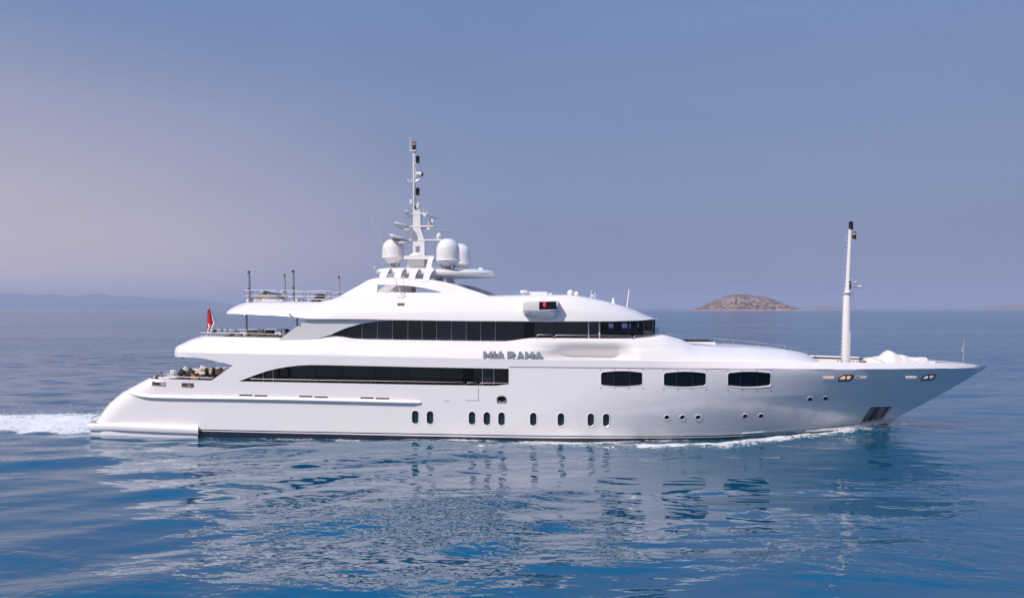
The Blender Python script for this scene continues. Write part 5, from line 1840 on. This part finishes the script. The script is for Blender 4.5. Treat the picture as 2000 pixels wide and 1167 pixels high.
bowf = np.exp(-((ax_ - 1.2) / 2.2) ** 2) * np.exp(-np.maximum(dist, 0) / 0.45) * (dist > -2)
foam = np.maximum(foam, bowf * 1.1)
foam *= fade

nxp, nyp = len(gx), len(gy)
co_ = np.stack([XX, YY, H], -1).reshape(-1, 3).astype(np.float32)
idx = np.arange(nxp * nyp).reshape(nyp, nxp)
quads = np.stack([idx[:-1, :-1], idx[:-1, 1:], idx[1:, 1:], idx[1:, :-1]], -1).reshape(-1, 4)
# far sheet: rings of strips out to the horizon, sharing one mesh with the near water
ext = [-30000, -9000, -3000, -1000, -400, -180]
ox = np.array(ext + [X0, X1] + [-e for e in reversed(ext)], float)
oy = np.array([-400, -120] + [Y0, Y1] + [160, 400, 1000, 3000, 9000, 16500, 30000], float)
ov, of = [], []
kx = len(ox)
base = len(co_)
for y in oy:
    for x in ox:
        ov.append((x, y, 0.0))
for j in range(len(oy) - 1):
    for i in range(kx - 1):
        if ox[i] == X0 and oy[j] == Y0:
            continue
        a = base + j * kx + i
        of.append((a, a + 1, a + kx + 1, a + kx))
allv = np.concatenate([co_, np.array(ov, np.float32)])
allf = np.concatenate([quads, np.array(of)])
me = bpy.data.meshes.new('sea')
me.vertices.add(len(allv)); me.vertices.foreach_set('co', allv.ravel())
me.loops.add(allf.size); me.loops.foreach_set('vertex_index', allf.ravel().astype(np.int32))
me.polygons.add(len(allf)); me.polygons.foreach_set('loop_start', np.arange(0, allf.size, 4, dtype=np.int32))
me.polygons.foreach_set('use_smooth', np.ones(len(allf), bool))
at_ = me.attributes.new('foam', 'FLOAT', 'POINT')
at_.data.foreach_set('value', np.concatenate([foam.ravel(), np.zeros(len(ov))]).astype(np.float32))
opw = np.clip((np.maximum(np.abs(XX) - 20, YY) - 12) / 66, 0, 1); opw = np.maximum(opw * opw * (3 - 2 * opw), 1 - fade)
at2 = me.attributes.new('open_water', 'FLOAT', 'POINT')
at2.data.foreach_set('value', np.concatenate([opw.ravel(), np.ones(len(ov))]).astype(np.float32))
me.update(calc_edges=True)
sea = bpy.data.objects.new('sea', me)
COL.objects.link(sea)
structure(sea)
sea.location.z = -0.15

m = bpy.data.materials.new('sea_water'); m.use_nodes = True; t = m.node_tree
b = t.nodes['Principled BSDF']
NN = lambda k: t.nodes.new(k)
tcn = NN('ShaderNodeTexCoord'); P_ = tcn.outputs['Object']


def noise_n(scale, detail, sx=1.0, sy=1.0, rot=0.0, rough=0.5, dist=0.0):
    mp = NN('ShaderNodeMapping'); t.links.new(P_, mp.inputs[0])
    mp.inputs['Scale'].default_value = (sx, sy, 1); mp.inputs['Rotation'].default_value = (0, 0, rot)
    n = NN('ShaderNodeTexNoise'); t.links.new(mp.outputs[0], n.inputs['Vector'])
    n.inputs['Scale'].default_value = scale; n.inputs['Detail'].default_value = detail
    n.inputs['Roughness'].default_value = rough; n.inputs['Distortion'].default_value = dist
    return n.outputs[0]


fine = noise_n(1.5, 1.5, 0.8, 1.25, R(14), 0.55, 0.3)
midn = noise_n(0.5, 2, 0.6, 1.4, R(24), 0.5, 0.4)
big = noise_n(0.22, 3, 0.45, 1.6, R(25), 0.5, 0.5)
patch = noise_n(0.085, 3, 0.7, 1.3, R(10), 0.5, 0.6)
pm = NN('ShaderNodeMapRange'); pm.interpolation_type = 'SMOOTHSTEP'; t.links.new(patch, pm.inputs[0])
pm.inputs[1].default_value = 0.36; pm.inputs[2].default_value = 0.62; pm.inputs[3].default_value = 0.08; pm.inputs[4].default_value = 1.25
h1 = math_node(t, 'MULTIPLY', math_node(t, 'MULTIPLY', fine, 0.038), pm.outputs[0])
h2 = math_node(t, 'MULTIPLY', math_node(t, 'MULTIPLY', midn, 0.07), pm.outputs[0])
h3 = math_node(t, 'ADD', math_node(t, 'MULTIPLY', big, 0.14), math_node(t, 'MULTIPLY', math_node(t, 'MULTIPLY', noise_n(4.2, 1.5, 0.8, 1.2, R(10), 0.5, 0.2), 0.011), pm.outputs[0]))
opn = NN('ShaderNodeAttribute'); opn.attribute_name = 'open_water'
wn = noise_n(0.012, 4, 0.5, 2.2, R(8), 0.6, 0.8)
wm = NN('ShaderNodeMapRange'); t.links.new(wn, wm.inputs[0]); wm.inputs[1].default_value = 0.35; wm.inputs[2].default_value = 0.65; wm.inputs[3].default_value = 0.20; wm.inputs[4].default_value = 0.95
wind = wm.outputs[0]
swell = noise_n(0.30, 3, 0.5, 1.5, R(28), 0.5, 0.4)
h4 = math_node(t, 'MULTIPLY', math_node(t, 'MULTIPLY', swell, math_node(t, 'MULTIPLY', wind, 1.0)), opn.outputs['Fac'])
hh = math_node(t, 'ADD', math_node(t, 'ADD', math_node(t, 'ADD', h1, h2), h3), h4)
atn = NN('ShaderNodeAttribute'); atn.attribute_name = 'foam'
fn = noise_n(2.4, 7, 0.8, 1.5, 0, 0.66, 1.2)
ff_ = math_node(t, 'ADD', atn.outputs['Fac'], math_node(t, 'MULTIPLY', math_node(t, 'SUBTRACT', fn, 0.5), 2.8))
ff_ = math_node(t, 'MULTIPLY', math_node(t, 'SUBTRACT', ff_, 0.42), 3.2, clamp=True)
ff_ = math_node(t, 'MULTIPLY', ff_, math_node(t, 'GREATER_THAN', atn.outputs['Fac'], 0.03))
hh2 = math_node(t, 'ADD', hh, math_node(t, 'MULTIPLY', math_node(t, 'MULTIPLY', ff_, fn), 0.10))
bn = NN('ShaderNodeBump'); bn.inputs['Strength'].default_value = 1.0; bn.inputs['Distance'].default_value = 1.0
t.links.new(hh2, bn.inputs['Height']); t.links.new(bn.outputs[0], b.inputs['Normal'])
churn = math_node(t, 'MULTIPLY', atn.outputs['Fac'], 0.55, clamp=True)
wcol = mix_node(t, churn, (0.0, 0.064, 0.135), (0.05, 0.17, 0.21))
t.links.new(mix_node(t, ff_, wcol, (0.78, 0.80, 0.82)), b.inputs['Base Color'])
t.links.new(math_node(t, 'ADD', math_node(t, 'ADD', math_node(t, 'MULTIPLY', ff_, 0.5), 0.03), math_node(t, 'MULTIPLY', opn.outputs['Fac'], 0.07)), b.inputs['Roughness'])
b.inputs['IOR'].default_value = 2.3
me.materials.append(m)

# spray thrown up where the stem cuts the water: uncountable droplets, one object
v, f = [], []
rnd = random.Random(5)


def drop(c, r):
    k = len(v)
    for d in ((1, 0, -.5), (-.5, .87, -.5), (-.5, -.87, -.5), (0, 0, 1)):
        v.append((c[0] + d[0] * r, c[1] + d[1] * r, c[2] + d[2] * r))
    f.extend([(k, k + 1, k + 3), (k + 1, k + 2, k + 3), (k + 2, k, k + 3), (k, k + 2, k + 1)])


for i in range(4200):
    a_ = rnd.betavariate(1.3, 2.2) * 7.0
    x = xb + 0.6 - a_
    off = abs(rnd.gauss(0, 0.18)) + 0.02
    y = -(max(0, bh(min(x, xs(0.2) - .02), 0.2)) + off + 0.05 * a_)
    z = 0.12 + abs(rnd.gauss(0, 0.22)) * math.exp(-a_ / 3.5) + 0.25 * math.exp(-((a_ - 1.5) / 2) ** 2)
    drop((x, y * (1 if rnd.random() < .8 else -1), z), rnd.uniform(0.008, 0.03))
for i in range(1500):
    x = -25.0 - rnd.expovariate(1 / 5.0); y = rnd.gauss(0, 2.0)
    drop((x, y, 0.12 + abs(rnd.gauss(0, 0.16))), rnd.uniform(0.01, 0.035))
M['spray'] = mat('spray_water', (0.8, 0.83, 0.86), 0.5)
sp_ = mesh_obj('spray', v, f, M['spray'], None, False)
sp_['kind'] = 'stuff'

# ================================================================== far land
def land(name, px0, px1, prof, D, depth, col_a, col_b, seed, rough, scrub=0.0, nx=150, ny=46, scl=0.004):
    """ridge D metres off: prof = skyline pixels; modelled as a full hill with its own width and depth"""
    sky_ = [CAM + (ray(a, b2) * D) for a, b2 in prof]
    ss = [(p - CAM).dot(RGT) for p in sky_]; hs = [max(0.0, p.z) for p in sky_]
    v, f = [], []
    s0, s1 = min(ss), max(ss)
    for i in range(nx + 1):
        s = s0 + (s1 - s0) * i / nx
        h = float(np.interp(s, ss, hs))
        for j in range(ny + 1):
            u = j / ny * 2 - 1
            base_ = CAM + FWD * (D + u * depth) + RGT * s
            q = Vector((base_.x, base_.y, 0))
            fall = max(0.0, 1 - abs(u) ** 1.7)
            nz_ = mnoise.fractal(Vector((q.x, q.y, seed)) * (rough), 1.0, 2.0, 6)
            rid = abs(mnoise.fractal(Vector((q.x * 1.4, q.y * .7, seed + 5)) * rough * 1.6, 1.0, 2.1, 5))
            z = h * fall * (1 + 0.0 * nz_) - h * 0.30 * rid * (1 - (1 - abs(u)) ** 3) + (h * 0.04) * nz_ * fall
            v.append((q.x, q.y, max(-2.0, z) if abs(u) < 0.98 and 0 < i < nx else -3.0))
    for i in range(nx):
        for j in range(ny):
            k = i * (ny + 1) + j
            f.append((k, k + ny + 1, k + ny + 2, k + 1))
    m = bpy.data.materials.new(name + '_ground'); m.use_nodes = True; t = m.node_tree
    b = t.nodes['Principled BSDF']; b.inputs['Roughness'].default_value = 0.95; b.inputs['Specular IOR Level'].default_value = 0.1
    tcn = t.nodes.new('ShaderNodeTexCoord')
    n1 = t.nodes.new('ShaderNodeTexNoise'); t.links.new(tcn.outputs['Object'], n1.inputs['Vector']); n1.inputs['Scale'].default_value = scl * 10; n1.inputs['Detail'].default_value = 8
    n2 = t.nodes.new('ShaderNodeTexNoise'); t.links.new(tcn.outputs['Object'], n2.inputs['Vector']); n2.inputs['Scale'].default_value = scl * 45; n2.inputs['Detail'].default_value = 4
    r1 = t.nodes.new('ShaderNodeMapRange'); t.links.new(n1.outputs[0], r1.inputs[0]); r1.inputs[1].default_value = .38; r1.inputs[2].default_value = .62
    r2 = t.nodes.new('ShaderNodeMapRange'); t.links.new(n2.outputs[0], r2.inputs[0]); r2.inputs[1].default_value = .47; r2.inputs[2].default_value = .56; r2.inputs[4].default_value = scrub
    c1 = mix_node(t, r1.outputs[0], col_a, col_b)
    c2 = mix_node(t, r2.outputs[0], c1, (0.07, 0.06, 0.05))
    spz = t.nodes.new('ShaderNodeSeparateXYZ'); t.links.new(tcn.outputs['Object'], spz.inputs[0])
    shore = t.nodes.new('ShaderNodeMapRange'); t.links.new(spz.outputs[2], shore.inputs[0]); shore.inputs[1].default_value = 1.5; shore.inputs[2].default_value = 3.5; shore.inputs[3].default_value = 1.0; shore.inputs[4].default_value = 0.0
    t.links.new(mix_node(t, shore.outputs[0], c2, (0.40, 0.33, 0.29)), b.inputs['Base Color'])
    return structure(mesh_obj(name, v, f, m, None, True, 180))


land('rocky_island', 1355, 1560, [(1360, 602.8), (1371, 599.4), (1388, 591), (1402, 582.5), (1414, 578.4), (1424, 575.4), (1440, 574.6), (1458, 575), (1474, 577.4), (1490, 578.2), (1504, 582), (1520, 589), (1535, 595.6), (1546, 600), (1553, 602.8)], 3600, 180, (0.21, 0.135, 0.125), (0.33, 0.225, 0.21), 3.0, 0.008, scrub=0.9, scl=0.0013)
land('islet', 1580, 1650, [(1578, 602.8), (1590, 600.2), (1604, 597.6), (1620, 597.8), (1636, 600), (1652, 602.6)], 7000, 170, (0.22, 0.15, 0.13), (0.33, 0.24, 0.21), 8.0, 0.012, scrub=0.4, nx=50, ny=20)
land('headland', 1925, 2060, [(1925, 602.6), (1938, 599), (1956, 597.4), (1976, 595), (1995, 594), (2020, 590), (2060, 588), (2110, 590), (2160, 602.6)], 9000, 500, (0.18, 0.13, 0.13), (0.33, 0.24, 0.21), 5.0, 0.008, scrub=0.4, nx=80, ny=24)
land('mountain_ridge', -260, 480, [(-300, 590), (-200, 578), (-100, 572), (0, 574.4), (40, 573.8), (70, 577), (105, 574.4), (125, 578), (160, 580), (185, 575), (198, 573.8), (228, 581), (262, 577.6), (295, 582.4), (330, 584), (380, 585), (412, 587), (440, 593), (480, 598), (540, 602.8)], 25000, 3000, (0.03, 0.04, 0.045), (0.06, 0.065, 0.06), 1.0, 0.0011, nx=260, ny=30, scl=0.0005)

# ================================================================== the air
bm = bmesh.new(); bmesh.ops.create_cube(bm, size=1)
bmesh.ops.scale(bm, vec=(70000, 32000, 444), verts=bm.verts)
bmesh.ops.translate(bm, vec=(0, 15000, 444 / 2 - 4.2), verts=bm.verts)
me = bpy.data.meshes.new('haze'); bm.to_mesh(me); bm.free()
m = bpy.data.materials.new('haze_air'); m.use_nodes = True; t = m.node_tree
t.nodes.remove(t.nodes['Principled BSDF'])
pv = t.nodes.new('ShaderNodeVolumePrincipled')
pv.inputs['Color'].default_value = (0.60, 0.70, 0.98, 1)
pv.inputs['Density'].default_value = 8.5e-5
pv.inputs['Anisotropy'].default_value = 0.0
t.links.new(pv.outputs[0], t.nodes['Material Output'].inputs['Volume'])
me.materials.append(m)
hz = bpy.data.objects.new('haze', me)
COL.objects.link(hz)
hz['kind'] = 'stuff'
